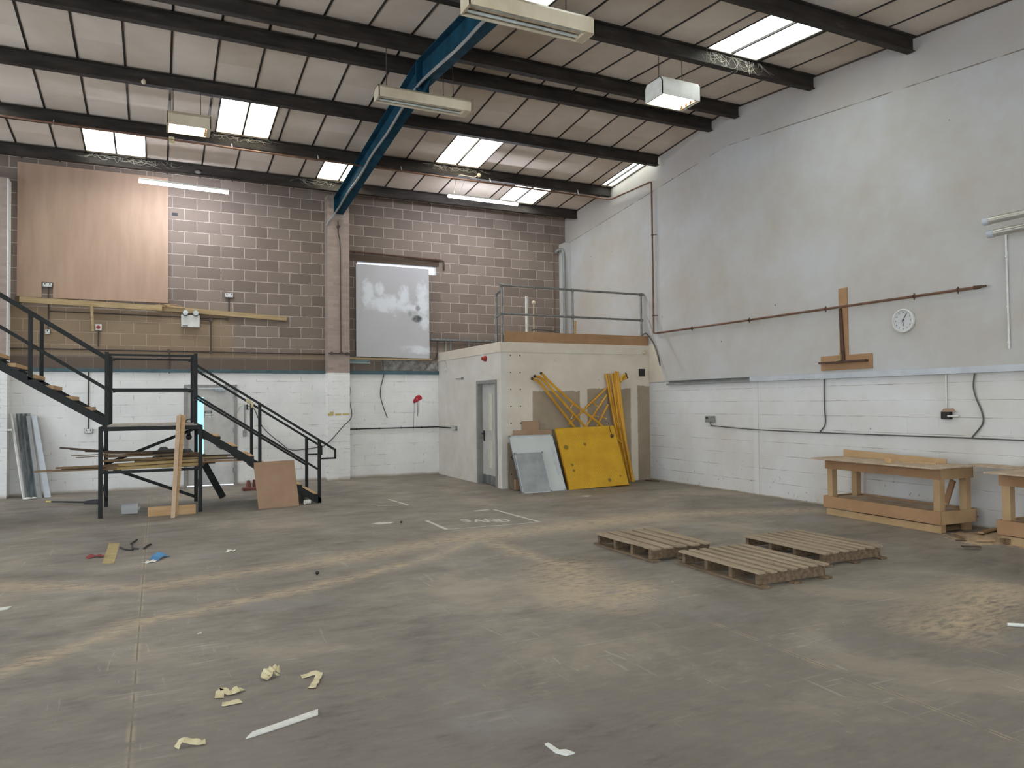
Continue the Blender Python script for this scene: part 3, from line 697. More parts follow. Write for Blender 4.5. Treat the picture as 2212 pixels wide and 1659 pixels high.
tag(MB((3.2, 15.68, .7)).tube(arc([(3.71, W-.02, 2.05), (3.78, W-.03, 1.97), (3.77, W-.04, 1.69), (3.745, 15.68, 1.35), (3.56, 15.67, 1.14), (3.23, 15.67, .79), (3.07, W-.04, .70), (2.57, W-.03, .663), (2.36, W-.03, .79), (1.98, W-.03, 1.15), (1.80, W-.03, 1.545), (1.64, W-.02, 1.60)]), .010, 6).build('hanging_cable', 'cable'), 'long grey cable sagging from the middle pier to beside the exit door', 'cable')
loop = [(1.62, W-.025, 1.62), (1.52, W-.025, 1.56), (1.48, W-.025, 1.40), (1.56, W-.025, 1.22), (1.72, W-.025, 1.13)]
tag(MB((1.6, W-.02, 1.1)).tube(arc(loop), .008, 6).build('coiled_cable', 'white_cable'), 'grey looped cable on the wall beside the numeral 1', 'cable')
tag(MB((1.6, W-.02, 1.0)).bar((1.625, W-.02, 1.62), (1.625, W-.02, 1.10), .025, .012, (0, 1, 0)).box(1.59, 1.66, W-.05, W, .98, 1.10).build('drop_box', 'plastic'), 'grey plastic drop box and strip right of the exit door', 'box')
mb = MB((1.675, W-.002, 1.52)); mb.box(1.665, 1.69, W-.006, W, 1.535, 1.625); mb.box(1.645, 1.71, W-.006, W, 1.518, 1.535); mb.prism([(1.665, W-.006, 1.625), (1.665, W-.006, 1.60), (1.645, W-.006, 1.592), (1.645, W-.006, 1.605)], (0, .006, 0))
tag(mb.build('numeral_sign', 'dark'), 'black numeral 1 on the white wall right of the exit door', 'sign')
mb = MB((3.3, 15.698, 1.40)); mb.box(3.25, 3.36, 15.697, 15.70, 1.37, 1.42); mb.box(3.29, 3.37, 15.695, 15.697, 1.385, 1.455); mb.box(3.40, 3.53, 15.697, 15.70, 1.375, 1.415); mb.box(3.555, 3.70, 15.697, 15.70, 1.378, 1.418)
tag(mb.build('old_tape', 'yellow_tape'), 'torn strip of old yellow tape across the white middle pier', 'tape')
# dark vent hole high on the blockwork
tag(MB((.32, W, 5.37)).box(.275, .375, W-.012, W, 5.37, 5.43).build('vent_hole', 'dark'), 'small dark vent in the blockwork right of the plywood board', 'vent')
# red sprayed blob with drips
o = thing('spray_paint_mark', (5.31, W, 1.2), 'red spray paint blob with long drips on the white back wall', 'paint mark'); B = o.location
poly = [(5.320+.00209*(x-1358), W-.004, 1.715-.00203*(z-630)) for x, z in ((1303, 668), (1310, 645), (1322, 624), (1338, 603), (1356, 591), (1376, 588), (1394, 596), (1406, 612), (1410, 630), (1398, 641), (1380, 648), (1362, 658), (1345, 668), (1328, 677), (1312, 677))]
MB(B).prism(poly, (0, .004, 0)).build('blob', 'spray_red', o)
dm = MB(B)
for (x, z0, z1, dx) in ((5.245, 1.66, 1.0, -.03), (5.30, 1.66, 1.33, .01), (5.325, 1.66, 1.32, .0), (5.355, 1.67, 1.40, -.01)):
    dm.tube(arc([(x, W-.003, z0), (x+dx*.4, W-.003, (z0+z1)/2+.1), (x+dx, W-.003, z1)], 3), .004, 5)
dm.build('drips', 'drip', o)
m = MB(B); m.prism([(5.303+.012*math.cos(6.28*k/10), W-.006, 1.712+.010*math.sin(6.28*k/10)) for k in range(10)], (0, .003, 0)); m.build('white_mark', 'white_paper', o)
# battens on the wall behind the parapet
o = thing('cable_tray', (6.3, W, 3.05), 'perforated cable tray on the back wall behind the office parapet', 'cable tray'); B = o.location
m = MB(B); m.box(5.62, 7.25, W-.09, W-.004, 3.04, 3.05); m.box(5.62, 7.25, W-.09, W-.086, 3.05, 3.085); m.build('tray', 'steel', o)
for x in (5.98, 6.10, 6.55, 6.70): MB(B).box(x, x+.035, W-.035, W, 2.74, 3.04).build('strut', 'plastic', o)
conduit('electrical_conduit', [(5.80, W-.03, 3.05), (5.79, W-.03, 2.75), (5.74, W-.03, 2.60), (5.62, W-.03, 2.58)], 'bent dark conduit beside the office parapet on the back wall', r=.012)
tag(MB((8.87, W-.01, 3)).tube([(8.87, W-.01, 5.48), (8.88, W-.01, 2.7)], .010, 6).build('red_brown_pipe', 'copper'), 'thin red-brown pipe down the back wall near the corner pier', 'pipe')
tag(MB((8.98, 15.8, 3)).tube(arc([(8.90, 15.95, 5.32), (8.955, 15.80, 5.36), (8.975, 15.70, 5.24), (8.98, 15.69, 4.5), (8.98, 15.69, 2.75)], 4), .035, 10).build('downpipe', 'plastic'), 'grey plastic downpipe in the back right-hand corner', 'pipe')

# ------------------------------------------------------------------ office fittings
o = thing('alarm_sounder', (OX, 13.28, 2.43), 'small red alarm sounder above the office door', 'alarm'); B = o.location
MB(B).cyl((OX+.002, 13.28, 2.475), (OX-.035, 13.28, 2.475), .055, 20).build('base', 'red', o); MB(B).cyl((OX-.035, 13.28, 2.475), (OX-.085, 13.28, 2.475), .048, 20, .036).build('horn', 'red', o)
o = thing('detector', (OX, 15.43, 2.29), 'small white detector on the office side wall near the back', 'detector'); B = o.location
MB(B).box(OX-.03, OX+.002, 15.39, 15.47, 2.29, 2.39).build('base', 'white', o, .004); MB(B).ball((OX-.04, 15.43, 2.335), .028, 12, 8).build('dome', 'white', o)
m = MB(B); m.tube(arc([(OX-.01, 15.43, 2.39), (OX-.02, 15.44, 2.47), (OX-.01, 15.55, 2.56)], 4), .005, 6); m.build('lead', 'white_cable', o)
tag(MB((OX, 14.6, 2.12)).tube([(OX-.03, 14.82, 2.13), (OX-.03, 14.47, 2.125)], .010, 6).box(OX-.05, OX-.001, 14.455, 14.475, 2.10, 2.155).build('wall_hook', 'plastic'), 'thin grey bracket bar on the office side wall left of the door', 'bracket')
tag(MB((9.02, OY, 2.12)).box(8.94, 9.095, OY-.006, OY-.001, 2.12, 2.278).build('square_vent', 'dark'), 'square black vent opening high on the office front wall', 'vent')
tag(MB((9.1, OY-.03, 2.6)).box(9.06, 9.13, OY-.05, OY-.019, 2.60, 2.66).ball((9.05, OY-.04, 2.60), .03, 10, 6).build('door_contact', 'cream'), 'small cream sensor box at the right end of the office parapet', 'sensor')

# tubular guard rail on the office roof
o = thing('guard_rail', (5.92, OY+.14, OT), 'galvanised tube guard rail along the office roof edge', 'railing'); B = o.location; gy = OY+.14
for x in (5.915, 7.47, 9.12): MB(B).cyl((x, gy, OT-.02), (x, gy, 3.84), .0215, 12).build('post', 'tube_steel', o)
MB(B).cyl((5.95, gy+.33, OT-.02), (5.95, gy+.33, 3.735), .0215, 12).build('post', 'tube_steel', o)
MB(B).cyl((5.90, gy, 3.84), (9.19, gy, 3.84), .0215, 12).build('top_rail', 'tube_steel', o)
MB(B).cyl((5.90, gy, 3.30), (9.14, gy, 3.30), .0215, 12).build('mid_rail', 'tube_steel', o)
for z in (3.72, 3.27): MB(B).cyl((5.915, gy+.01, z+.03), (5.95, gy+.33, z), .0215, 12).build('link_rail', 'tube_steel', o)
for x in (5.915, 7.47, 9.12):
    for z in (3.84, 3.30): MB(B).cyl((x-.035, gy, z), (x+.035, gy, z), .031, 12).build('clamp', 'tube_steel', o)
for z in (3.72, 3.27): MB(B).cyl((5.95, gy+.33, z-.035), (5.95, gy+.33, z+.035), .031, 12).build('clamp', 'tube_steel', o)
# things lying on the office roof
tag(MB((7.08, 14.0, OT)).cyl((7.09, 14, OT-.02), (7.09, 14, 3.866), .03, 12).build('white_pole', 'white'), 'thicker white pole standing on the office roof', 'pole')
o = thing('knob_pole', (7.26, 14.0, OT), 'thin white pole with a round knob on the office roof', 'pole'); B = o.location
MB(B).cyl((7.26, 14, OT-.02), (7.26, 14, 3.70), .013, 10).build('shaft', 'cream', o); MB(B).ball((7.26, 14, 3.735), .045, 14, 10).build('knob', 'cream', o)
tag(MB((7.75, 13.1, OT)).box(7.715, 7.765, 13.08, 13.13, OT-.02, 3.275).build('timber_post', 'timber_new'), 'short upright timber offcut behind the office guard rail', 'timber')
pts = [(7.35+.38*math.cos(a)+0*a, 13.6+.16*math.sin(a*1.0), OT+.13+.17*math.sin(a)+.01*k) for k, a in enumerate([i*6.28318/18 for i in range(44)])]
o = thing('hose_coil', (7.35, 13.6, OT), 'dark hose coiled on the office roof behind the brown upstand', 'hose'); B = o.location
MB(B).tube([(p[0], p[1], max(p[2]*.55+OT*.45, OT+.0)) for p in pts], .016, 6).build('hose', 'cable', o)
MB(B).cyl((7.42, 13.55, OT+.08), (7.42, 13.35, OT+.14), .07, 14).build('nozzle', 'plastic', o)
tag(MB((9.0, 12.6, 2.7)).tube(arc([(9.0, OY+.2, OT+.02), (9.08, OY+.02, 2.99), (9.15, OY-.05, 2.97), (9.18, 12.29, 2.66), (9.185, 12.19, 2.33)]), .012, 6).build('dangling_hose', 'cable'), 'dark hose dangling over the right end of the office roof', 'hose')
tag(MB((9.0, 12.6, 2.7)).tube(arc([(9.17, 12.66, 3.40), (9.185, 12.50, 3.20), (9.185, 12.40, 2.9), (9.185, 12.07, 2.26)]), .005, 6).build('dangling_wire', 'white_cable'), 'thin pale wire hanging down the wall beside the dangling hose', 'wire')

# ------------------------------------------------------------------ leaning against the office front
o = thing('yellow_plate', (6.83, 11.81, .0), 'large square yellow chequer-plate panel leaning against the yellow frames', 'panel')
o.rotation_euler = (math.atan2(.47, 1.13)*-1, 0, 0); o.rotation_euler = (-math.atan2(.47, 1.13), R(-1.2), 0)
MB().box(0, 1.30, 0, .006, 0.0, 1.205).build('plate', 'chequer', o)
m = MB(); m.box(0, 1.30, .006, .05, 0, .05); m.box(0, 1.30, .006, .05, 1.155, 1.205); m.box(0, .05, .006, .05, .05, 1.155); m.box(1.25, 1.30, .006, .05, .05, 1.155); m.build('edge_frame', 'yellow', o)
tag(MB((8.3, 11.95, 0)).box(7.95, 8.22, 11.90, 12.0, 0, .025).build('flat_bar', 'yellow'), 'flat yellow bar lying under the raised corner of the yellow plate', 'bar')
c = MB((7.9, 11.9, 1.0)); c.tube(arc([(7.95, 12.33, 1.215), (7.97, 12.255, 1.19), (7.975, 12.20, 1.06), (7.985, 12.165, .97)], 3), .006, 5); c.ball((7.99, 12.15, .95), .03, 10, 6)
tag(c.build('chain_hook', 'rust'), 'short rusty chain with a hook over the top of the yellow plate', 'chain')

def lean(name, x0, x1, yb, yt, h, th, face, edge, label, cat, frame=None, rx=0):
    o = thing(name, (x0, yb, .0), label, cat); L = math.sqrt(h*h+(yt-yb)**2); o.rotation_euler = (-math.atan2(yt-yb, h), 0, 0); w = x1-x0
    MB().box(0, w, 0, th, .0, L).build('face_panel', face, o, .001)
    if frame:
        m = MB(); b = .018; m.box(0, w, -.006, th+.004, 0, b); m.box(0, w, -.006, th+.004, L-b, L); m.box(0, b, -.006, th+.004, b, L-b); m.box(w-b, w, -.006, th+.004, b, L-b); m.build('rim', frame, o, .002)
        [MB().box(cx, cx+.035, -.009, th+.005, cz, cz+.035).build('corner_cap', 'plastic', o) for cx in (-.003, w-.032) for cz in (-.003, L-.032)]
    return o
wb = lean('whiteboard', 5.835, 6.74, 11.78, 12.30, 1.0, .014, 'wboard', None, 'large blank whiteboard leaning against the office front wall', 'whiteboard', 'trunk')
MB().box(.815, .845, -.012, .0, .30, .86).build('pen_tray', 'trunk', wb)
lean('whiteboard', 5.835, 6.42, 11.735, 12.08, .70, .014, 'wboard_dull', None, 'smaller smeared whiteboard leaning in front of the large whiteboard', 'whiteboard', 'trunk')
mb = MB((6.4, 12.5, 0)); mb.prism([(6.225, 12.36, 0), (6.58, 12.36, 0), (6.578, 12.54, 1.258), (6.227, 12.54, 1.256)], (0, .012, 0))
tag(mb.build('tall_card', 'mdf_sheet'), 'narrow brown board standing upright behind the whiteboards', 'board')
mb = MB((6.5, 12.45, 0)); mb.prism([(6.34, 12.33, 0), (6.85, 12.33, 0), (6.855, 12.50, 1.083), (6.032, 12.50, 1.090), (6.034, 12.48, .96)], (0, .012, 0))
tag(mb.build('wide_card', 'mdf_sheet'), 'wide brown board behind the large whiteboard, lower than the narrow one', 'board')
tag(MB((6.0, 12.33, 0)).box(5.965, 6.10, 12.30, 12.36, 0, .19).build('wood_block', 'mdf_sheet', bevel=.002), 'small brown wood block on the floor left of the whiteboards', 'block')
tag(MB((5.9, 12.2, 0)).tube(arc([(5.845, 12.12, .62), (5.83, 12.25, .52), (5.86, 12.32, .40), (5.83, 12.30, .25), (5.84, 12.28, .06), (5.90, 12.22, .010), (6.02, 12.15, .008), (6.0, 12.05, .008), (5.93, 12.03, .008)]), .005, 6).build('loose_wire', 'cable'), 'thin loose wire trailing to the floor left of the whiteboards', 'wire')

# folded yellow trestle frames
def frame(k, label, left, right, diag, stub, lstub, foot, tips):
    o = thing('trestle_frame', (8.4, 12.30, 0), label, 'trestle', 'yellow trestle frames behind the plate'); B = o.location
    MB(B).tube(left, .023, 10).build('leg', 'yellow', o)
    for r in right: MB(B).tube(r, .026, 10).build('leg', 'yellow', o)
    b = MB(B); b.tube(diag, .019, 10); b.build('brace', 'yellow', o)
    s = MB(B); s.tube(stub, .013, 8); s.build('stub', 'yellow', o); s = MB(B); s.ball(stub[1], .016, 8, 6); s.build('pin', 'white', o)
    if lstub: s = MB(B); s.tube(lstub, .013, 8); s.build('stub', 'yellow', o); s = MB(B); s.ball(lstub[1], .016, 8, 6); s.build('pin', 'white', o)
    MB(B).tube(foot, .024, 8).build('foot', 'yellow', o); MB(B).tube(tips, .022, 8).build('foot', 'yellow', o)
    MB(B).ball(foot[-1], .029, 8, 6).build('rubber_tip', 'dark', o); MB(B).ball(tips[-1], .026, 8, 6).build('rubber_tip', 'dark', o)
frame(0, 'rearmost yellow steel trestle frame, closest to the office wall',
      [(6.59, 12.48, 1.985), (6.95, 12.46, 1.555), (7.273, 12.44, 1.169), (7.85, 12.42, .45)], [[(8.11, 12.52, 2.17), (8.19, 12.49, 1.6), (8.28, 12.42, .95), (8.44, 12.36, .02)], [(8.15, 12.52, 2.17), (8.235, 12.49, 1.6), (8.34, 12.42, .95), (8.46, 12.36, .02)]],
      [(8.085, 12.47, 1.884), (7.386, 12.47, 1.321), (7.2, 12.47, 1.17)], [(7.753, 12.47, 1.603), (7.849, 12.45, 1.52)], None, [(6.64, 12.48, 1.93), (6.54, 12.48, 2.02), (6.425, 12.48, 2.06)], [(8.33, 12.42, 1.96), (8.40, 12.42, 2.04), (8.541, 12.42, 2.09)])
frame(1, 'middle yellow steel trestle frame of the three folded together',
      [(6.594, 12.43, 2.074), (7.03, 12.41, 1.63), (7.458, 12.39, 1.191), (7.95, 12.37, .6)], [[(8.20, 12.45, 2.168), (8.29, 12.42, 1.4), (8.372, 12.37, .74), (8.50, 12.30, .02)], [(8.245, 12.44, 2.168), (8.33, 12.41, 1.4), (8.40, 12.36, .74), (8.515, 12.29, .02)]],
      [(8.058, 12.42, 1.75), (7.653, 12.42, 1.236), (7.55, 12.42, 1.1)], [(7.741, 12.42, 1.332), (7.827, 12.40, 1.315)], [(7.259, 12.36, 1.40), (7.194, 12.34, 1.30)], [(6.66, 12.43, 2.01), (6.56, 12.44, 2.09), (6.46, 12.44, 2.105)], [(8.31, 12.36, 1.97), (8.38, 12.38, 2.07), (8.491, 12.38, 2.13)])
frame(2, 'front yellow steel trestle frame, directly behind the yellow plate',
      [(6.62, 12.36, 2.09), (7.207, 12.34, 1.608), (7.778, 12.33, 1.21), (8.3, 12.31, .8)], [[(8.255, 12.40, 2.214), (8.33, 12.36, 1.4), (8.384, 12.31, .91), (8.50, 12.22, .02)], [(8.29, 12.38, 2.206), (8.36, 12.34, 1.4), (8.41, 12.29, .75), (8.525, 12.22, .02)]],
      [(8.048, 12.37, 1.551), (7.849, 12.37, 1.233), (7.79, 12.37, 1.13)], [(7.90, 12.37, 1.31), (7.98, 12.35, 1.28)], [(7.235, 12.33, 1.585), (7.169, 12.31, 1.504)], [(6.68, 12.36, 2.04), (6.62, 12.38, 2.12), (6.57, 12.39, 2.16)], [(8.32, 12.32, 2.0), (8.37, 12.34, 2.10), (8.452, 12.34, 2.16)])

# ------------------------------------------------------------------ right-hand wall
XW = XR
o = thing('gas_pipe', (2, 13.77, 6.1), 'tarnished copper pipe slung under a purlin, dropping at the wall and running level along it', 'pipe'); B = o.location
MB(B).tube([(XL+.1, 13.75, 6.17), (-2.2, 13.75, 6.165), (2.0, 13.76, 6.13), (9.02, 13.80, 6.11)]+arc([(9.06, 13.80, 6.11), (9.12, 13.76, 6.11)], 3)+[(9.12, 12.36, 6.108), (9.12, 12.31, 6.09), (9.12, 12.295, 6.05), (9.12, 12.297, 3.02), (9.12, 12.28, 2.99), (9.12, 12.24, 2.985), (9.12, 5.75, 2.977)], .018, 8).build('pipe_run', 'copper', o)
m = MB(B); m.tube([(9.12, 5.75, 2.977), (9.12, 5.68, 2.977), (9.12, 5.66, 2.98), (9.12, 5.60, 2.98)], .026, 10, .014); m.build('end_valve', 'rust', o)
for y in (11.1, 9.6, 8.0, 6.55, 5.95):
    m = MB(B); m.cyl((9.12, y-.012, 2.98), (9.12, y+.012, 2.98), .026, 10); m.bar((9.12, y, 2.98), (9.20, y, 2.98), .012, .012); m.bar((9.12, y, 3.02), (9.12, y, 2.93), .010, .010); m.build('pipe_clip', 'rust', o)
for z in (5.0, 3.35): m = MB(B); m.cyl((9.12, 12.297, z-.012), (9.12, 12.297, z+.012), .026, 10); m.bar((9.12, 12.297, z), (9.20, 12.25, z), .012, .012); m.build('pipe_clip', 'rust', o)
for x, y in ((-1.5, 13.75), (1.2, 13.755), (2.7, 13.76), (4.3, 13.77), (6.2, 13.78), (8.3, 13.80)): MB(B).bar((x, 13.87, 6.24), (x, y, 6.11), .012, .03).build('hanger', 'white', o)

tag(MB((XW, 7.74, 2.27)).box(XW-.02, XW-.001, 7.668, 7.815, 2.27, 3.262).build('fixing_board', 'mdf', bevel=.001), 'upright brown MDF strip on the right-hand wall behind the copper pipe', 'board')
tag(MB((XW, 7.7, 2.05)).box(XW-.02, XW-.001, 7.265, 8.167, 2.05, 2.268).build('fixing_board', 'mdf', bevel=.001), 'wide brown MDF board at the foot of the upright strip on the wall', 'board')
o = thing('tool_bracket', (XW-.03, 7.75, 2.15), 'dark brown inverted T rack with a shelf bar screwed to the brown boards', 'bracket'); B = o.location
MB(B).bar((XW-.035, 7.775, 2.96), (XW-.035, 7.735, 2.17), .03, .045, (0, 1, 0)).build('upright', 'rust', o); MB(B).bar((XW-.06, 8.145, 2.163), (XW-.06, 7.322, 2.168), .075, .028).build('shelf_bar', 'rust', o)
m = MB(B); m.bar((XW-.06, 7.77, 2.30), (XW-.07, 7.76, 2.19), .025, .02, (0, 1, 0)); m.bar((XW-.07, 7.76, 2.20), (XW-.07, 7.86, 2.185), .02, .02); m.build('hook', 'timber', o)

o = thing('wall_clock', (XW, 6.75, 2.67), 'round white wall clock with numerals', 'clock'); B = o.location; cy, cz, cr = 6.755, 2.675, .165
def ringpts(r, x, n=40): return [(x, cy+r*math.cos(6.28318*k/n), cz+r*math.sin(6.28318*k/n)) for k in range(n)]
m = MB(B); n = 40; prof = [(cr*.86, XW), (cr*.98, XW-.004), (cr, XW-.03), (cr*.97, XW-.048), (cr*.88, XW-.052), (cr*.84, XW-.040)]
vs = [p for (r_, x_) in prof for p in ringpts(r_, x_)]; fs = [(i*n+k, i*n+(k+1) % n, (i+1)*n+(k+1) % n, (i+1)*n+k) for i in range(len(prof)-1) for k in range(n)]
m.add(vs, fs); m.build('rim', 'white', o)
m = MB(B); m.prism(ringpts(cr*.87, XW-.034), (.02, 0, 0)); m.build('dial', 'dial', o)
def hand(ang, l, w, nm):
    d = Vector((0, -math.sin(ang), math.cos(ang))); c = Vector((XW-.040, cy, cz)); MB(B).bar(c-d*.02, c+d*l, w, .003, (1, 0, 0)).build(nm, 'dark', o)
hand(R(30), .115, .006, 'minute_hand'); hand(R(178), .075, .009, 'hour_hand'); hand(R(-92), .05, .003, 'second_hand')
MB(B).cyl((XW-.036, cy, cz), (XW-.046, cy, cz), .009, 12).build('hub', 'dark', o)
def text(body, size, mat, name, mtx, parent=None, ext=.0006):
    cu = bpy.data.curves.new(name, 'FONT'); cu.body = body; cu.size = size; cu.extrude = ext; cu.align_x = 'CENTER'; cu.align_y = 'CENTER'
    ob = bpy.data.objects.new(name, cu); COL.objects.link(ob); dg = bpy.context.evaluated_depsgraph_get(); dg.update()
    me = bpy.data.meshes.new_from_object(ob.evaluated_get(dg)); bpy.data.objects.remove(ob); bpy.data.curves.remove(cu)
    me.transform(mtx); me.name = name; me.materials.clear(); me.materials.append(M[mat])
    ob = bpy.data.objects.new(name, me); COL.objects.link(ob)
    if parent: ob.parent = parent
    return ob
# text faces -x: local x -> -y, local y -> z
for h in range(1, 13):
    a = h*math.pi/6
    mt = Matrix(((0, 0, -1, -.036), (-1, 0, 0, cy-.112*math.sin(a)-6.75), (0, 1, 0, cz+.112*math.cos(a)-2.67), (0, 0, 0, 1)))
    text(str(h), .030, 'dark', 'numeral', mt, o)

o = thing('cable_trunking', (XW, 8, 1.92), 'pale grey metal trunking running along the right-hand wall', 'trunking'); B = o.location
MB(B).box(XW-.065, XW-.001, YF+.1, 9.64, 1.925, 2.01).build('lid_section', 'trunk', o, .003)
m = MB(B); m.box(XW-.065, XW-.001, 9.64, 11.93, 1.925, 1.935); m.box(XW-.065, XW-.060, 9.64, 11.93, 1.935, 1.955); m.box(XW-.006, XW-.001, 9.64, 11.93, 1.935, 2.01); m.box(XW-.065, XW-.001, 9.64, 11.93, 2.003, 2.01); m.build('open_section', 'plastic', o)
o = thing('socket_box', (XW, 10.68, 1.21), 'grey electrical box on the right-hand wall with a cable looping beneath', 'socket'); B = o.location
MB(B).box(XW-.075, XW-.001, 10.585, 10.78, 1.215, 1.33).build('back_box', 'plastic', o, .004); MB(B).box(XW-.082, XW-.075, 10.60, 10.765, 1.225, 1.32).build('face_plate', 'plastic', o, .002); MB(B).box(XW-.086, XW-.081, 10.69, 10.75, 1.28, 1.31).build('switch', 'dark', o)
tag(MB((XW, 8, 1.1)).tube(arc([(XW-.03, 10.69, 1.215), (XW-.03, 10.67, 1.165), (XW-.025, 10.56, 1.148), (XW-.02, 9.56, 1.112), (XW-.02, 8.2, 1.105), (XW-.02, 7.0, 1.108), (XW-.02, 5.9, 1.112), (XW-.02, 4.4, 1.105)], 5), .009, 6).build('wall_cable', 'cable'), 'long thin cable running level along the right-hand wall to the grey box', 'cable')
tag(MB((XW, 8.1, 1.1)).tube(arc([(XW-.03, 8.10, 1.93), (XW-.025, 8.11, 1.80), (XW-.02, 8.115, 1.5), (XW-.02, 8.105, 1.25), (XW-.02, 8.20, 1.12)]), .010, 6).build('wall_cable', 'cable'), 'dark cable dropping from the trunking below the brown boards', 'cable')
tag(MB((XW, 5.8, 1.1)).tube(arc([(XW-.03, 5.80, 1.92), (XW-.025, 5.82, 1.75), (XW-.02, 5.79, 1.60), (XW-.02, 5.73, 1.45), (XW-.02, 5.72, 1.30), (XW-.02, 5.86, 1.12)]), .010, 6).build('wall_cable', 'cable'), 'dark cable dropping from the trunking right of the broken socket', 'cable')
o = thing('broken_socket', (XW, 6.17, 1.34), 'broken open black socket box with a white stub on the right-hand wall', 'socket'); B = o.location
m = MB(B); m.box(XW-.055, XW-.050, 6.115, 6.235, 1.345, 1.440); m.box(XW-.055, XW-.001, 6.115, 6.12, 1.345, 1.44); m.box(XW-.055, XW-.001, 6.23, 6.235, 1.345, 1.44); m.box(XW-.055, XW-.001, 6.12, 6.23, 1.345, 1.35); m.build('open_box', 'dark', o)
MB(B).cyl((XW-.06, 6.14, 1.385), (XW-.05, 6.01, 1.385), .012, 10).build('stub', 'white', o); m = MB(B); m.prism([(XW-.05, 6.06, 1.44), (XW-.05, 6.24, 1.44), (XW-.05, 6.20, 1.48), (XW-.05, 6.10, 1.485)], (.045, 0, 0)); m.build('plaster_patch', 'ply_board', o)
conduit('plastic_conduit', [(XW-.018, 6.18, 1.92), (XW-.018, 6.185, 1.46)], 'white plastic conduit from the trunking to the broken socket', r=.012, mat='white', nrm=(-1, 0, 0))
conduit('plastic_conduit', [(XW-.018, 5.39, 3.62), (XW-.018, 5.385, 2.20)], 'white plastic conduit dropping below the heater tubes', r=.012, mat='white', saddles=[(XW-.018, 5.388, z) for z in (3.30, 2.70, 2.27)], nrm=(-1, 0, 0))
# radiant heater tubes
o = thing('radiant_heater', (8.75, 4.0, 3.5), 'twin steel radiant heater tubes hung beside the right-hand wall', 'heater'); B = o.location
for (x, y, z, mt) in ((8.70, 5.35, 3.665, 'cream'), (8.86, 5.40, 3.545, 'copper')):
    MB(B).cyl((x, y-.06, z), (x, -1.0, z), .043, 18).build('heater_tube', 'bright_steel', o); MB(B).cyl((x, y, z), (x, y-.07, z), .046, 18).build('tube_cap', 'trunk', o)
for y in (3.2, .4):
    m = MB(B); m.bar((8.65, y, 3.72), (XW-.001, y, 3.72), .03, .012); m.bar((8.70, y, 3.72), (8.86, y, 3.49), .03, .01); m.build('bracket', 'steel', o)

# ------------------------------------------------------------------ steel staircase with landing
o = thing('staircase', (-.05, 12.95, 0), 'black steel staircase with a square landing and timber treads', 'staircase'); B = o.location
yf, yb = 12.27, 13.63
for (x, y) in ((-.727, yf), (.607, yf), (-.727, yb), (.607, yb)): MB(B).box(x-.028, x+.028, y-.028, y+.028, 0, 1.31).build('leg', 'black', o, .002)
m = MB(B)
for y in (yf, yb): m.box(-.755, .64, y-.03, y+.03, 1.255, 1.315)
for x in (-.727, .607): m.box(x-.03, x+.03, yf, yb, 1.255, 1.315)
m.build('landing_frame', 'black', o, .002)
MB(B).box(-.64, .56, yf-.02, yb+.02, 1.316, 1.337).build('landing_deck', 'deck', o)
m = MB(B); m.box(-.70, .58, yf-.02, yf+.02, .635, .675); m.box(-.70, .58, yb-.02, yb+.02, .635, .675)
for x in (-.727, .607): m.box(x-.02, x+.02, yf, yb, .635, .675)
m.build('shelf_rail', 'black', o)
for (p, q) in (((-.70, 13.60, .70), (.585, 13.60, 1.225)), ((-.62, 13.60, .60), (.585, 13.60, .085)), ((-.727, 12.30, 1.20), (-.727, 13.60, .70)), ((-.727, 12.30, .62), (-.727, 13.60, .12)), ((.607, 12.30, .62), (.607, 13.60, .12))):
    MB(B).bar(p, q, .012, .05, (0, 0, 1)).build('brace', 'black', o)
MB(B).bar((.72, 13.75, .66), (1.045, 13.78, .02), .05, .11, (1, 0, 0)).build('prop_plate', 'black', o)
yg, yh = 12.36, 13.50
for (x, y) in ((-.655, yg), (.545, yg), (-.66, yh), (.543, yh)): MB(B).box(x-.026, x+.026, y-.026, y+.026, 1.30, 2.415).build('guard_post', 'black', o, .002)
for y in (yg, yh):
    MB(B).box(-.63, .52, y-.018, y+.018, 2.36, 2.39).build('guard_rail', 'black', o); MB(B).box(-.63, .52, y-.02, y+.02, 1.845, 1.88).build('guard_rail', 'black', o)
    c = MB(B)
    for x in (-.615, .50):
        for z in (1.838, 2.352): c.box(x-.02, x+.02, y-.024, y+.024, z-.006, z+.008)
    c.build('rail_clip', 'black', o)
# right-hand flight, going down
for y in (yg, yh):
    s = MB(B); s.prism([(.62, y-.025, 1.267), (.62, y-.025, 1.135), (2.36, y-.025, .004), (2.44, y-.025, .004), (2.44, y-.025, .075)], (0, .05, 0)); s.build('stringer', 'black', o, .002)
    MB(B).box(1.46, 1.508, y-.024, y+.024, .70, 1.63).build('guard_post', 'black', o); MB(B).box(2.39, 2.44, y-.025, y+.025, .005, 1.03).build('guard_post', 'black', o)
    h = MB(B); h.bar((.555, y, 2.235), (2.68, y, .855), .034, .036); h.bar((2.675, y, .868), (2.675, y, .712), .034, .03, (1, 0, 0)); h.bar((2.69, y, .722), (2.43, y, .722), .034, .026); h.build('handrail', 'black', o)
    MB(B).bar((.56, y, 1.765), (2.40, y, .545), .03, .034).build('mid_rail', 'black', o)
for k in range(7):
    xr = .905+.2475*k; z = 1.140-.1645*k
    t = MB(B).box(xr-.245, xr, yg+.025, yh-.025, z-.05, z-.012).build('tread', 'black', o); MB(B).box(xr-.24, xr-.005, yg+.03, yh-.03, z-.012, z+.006).build('tread_board', 'timber_new', t)
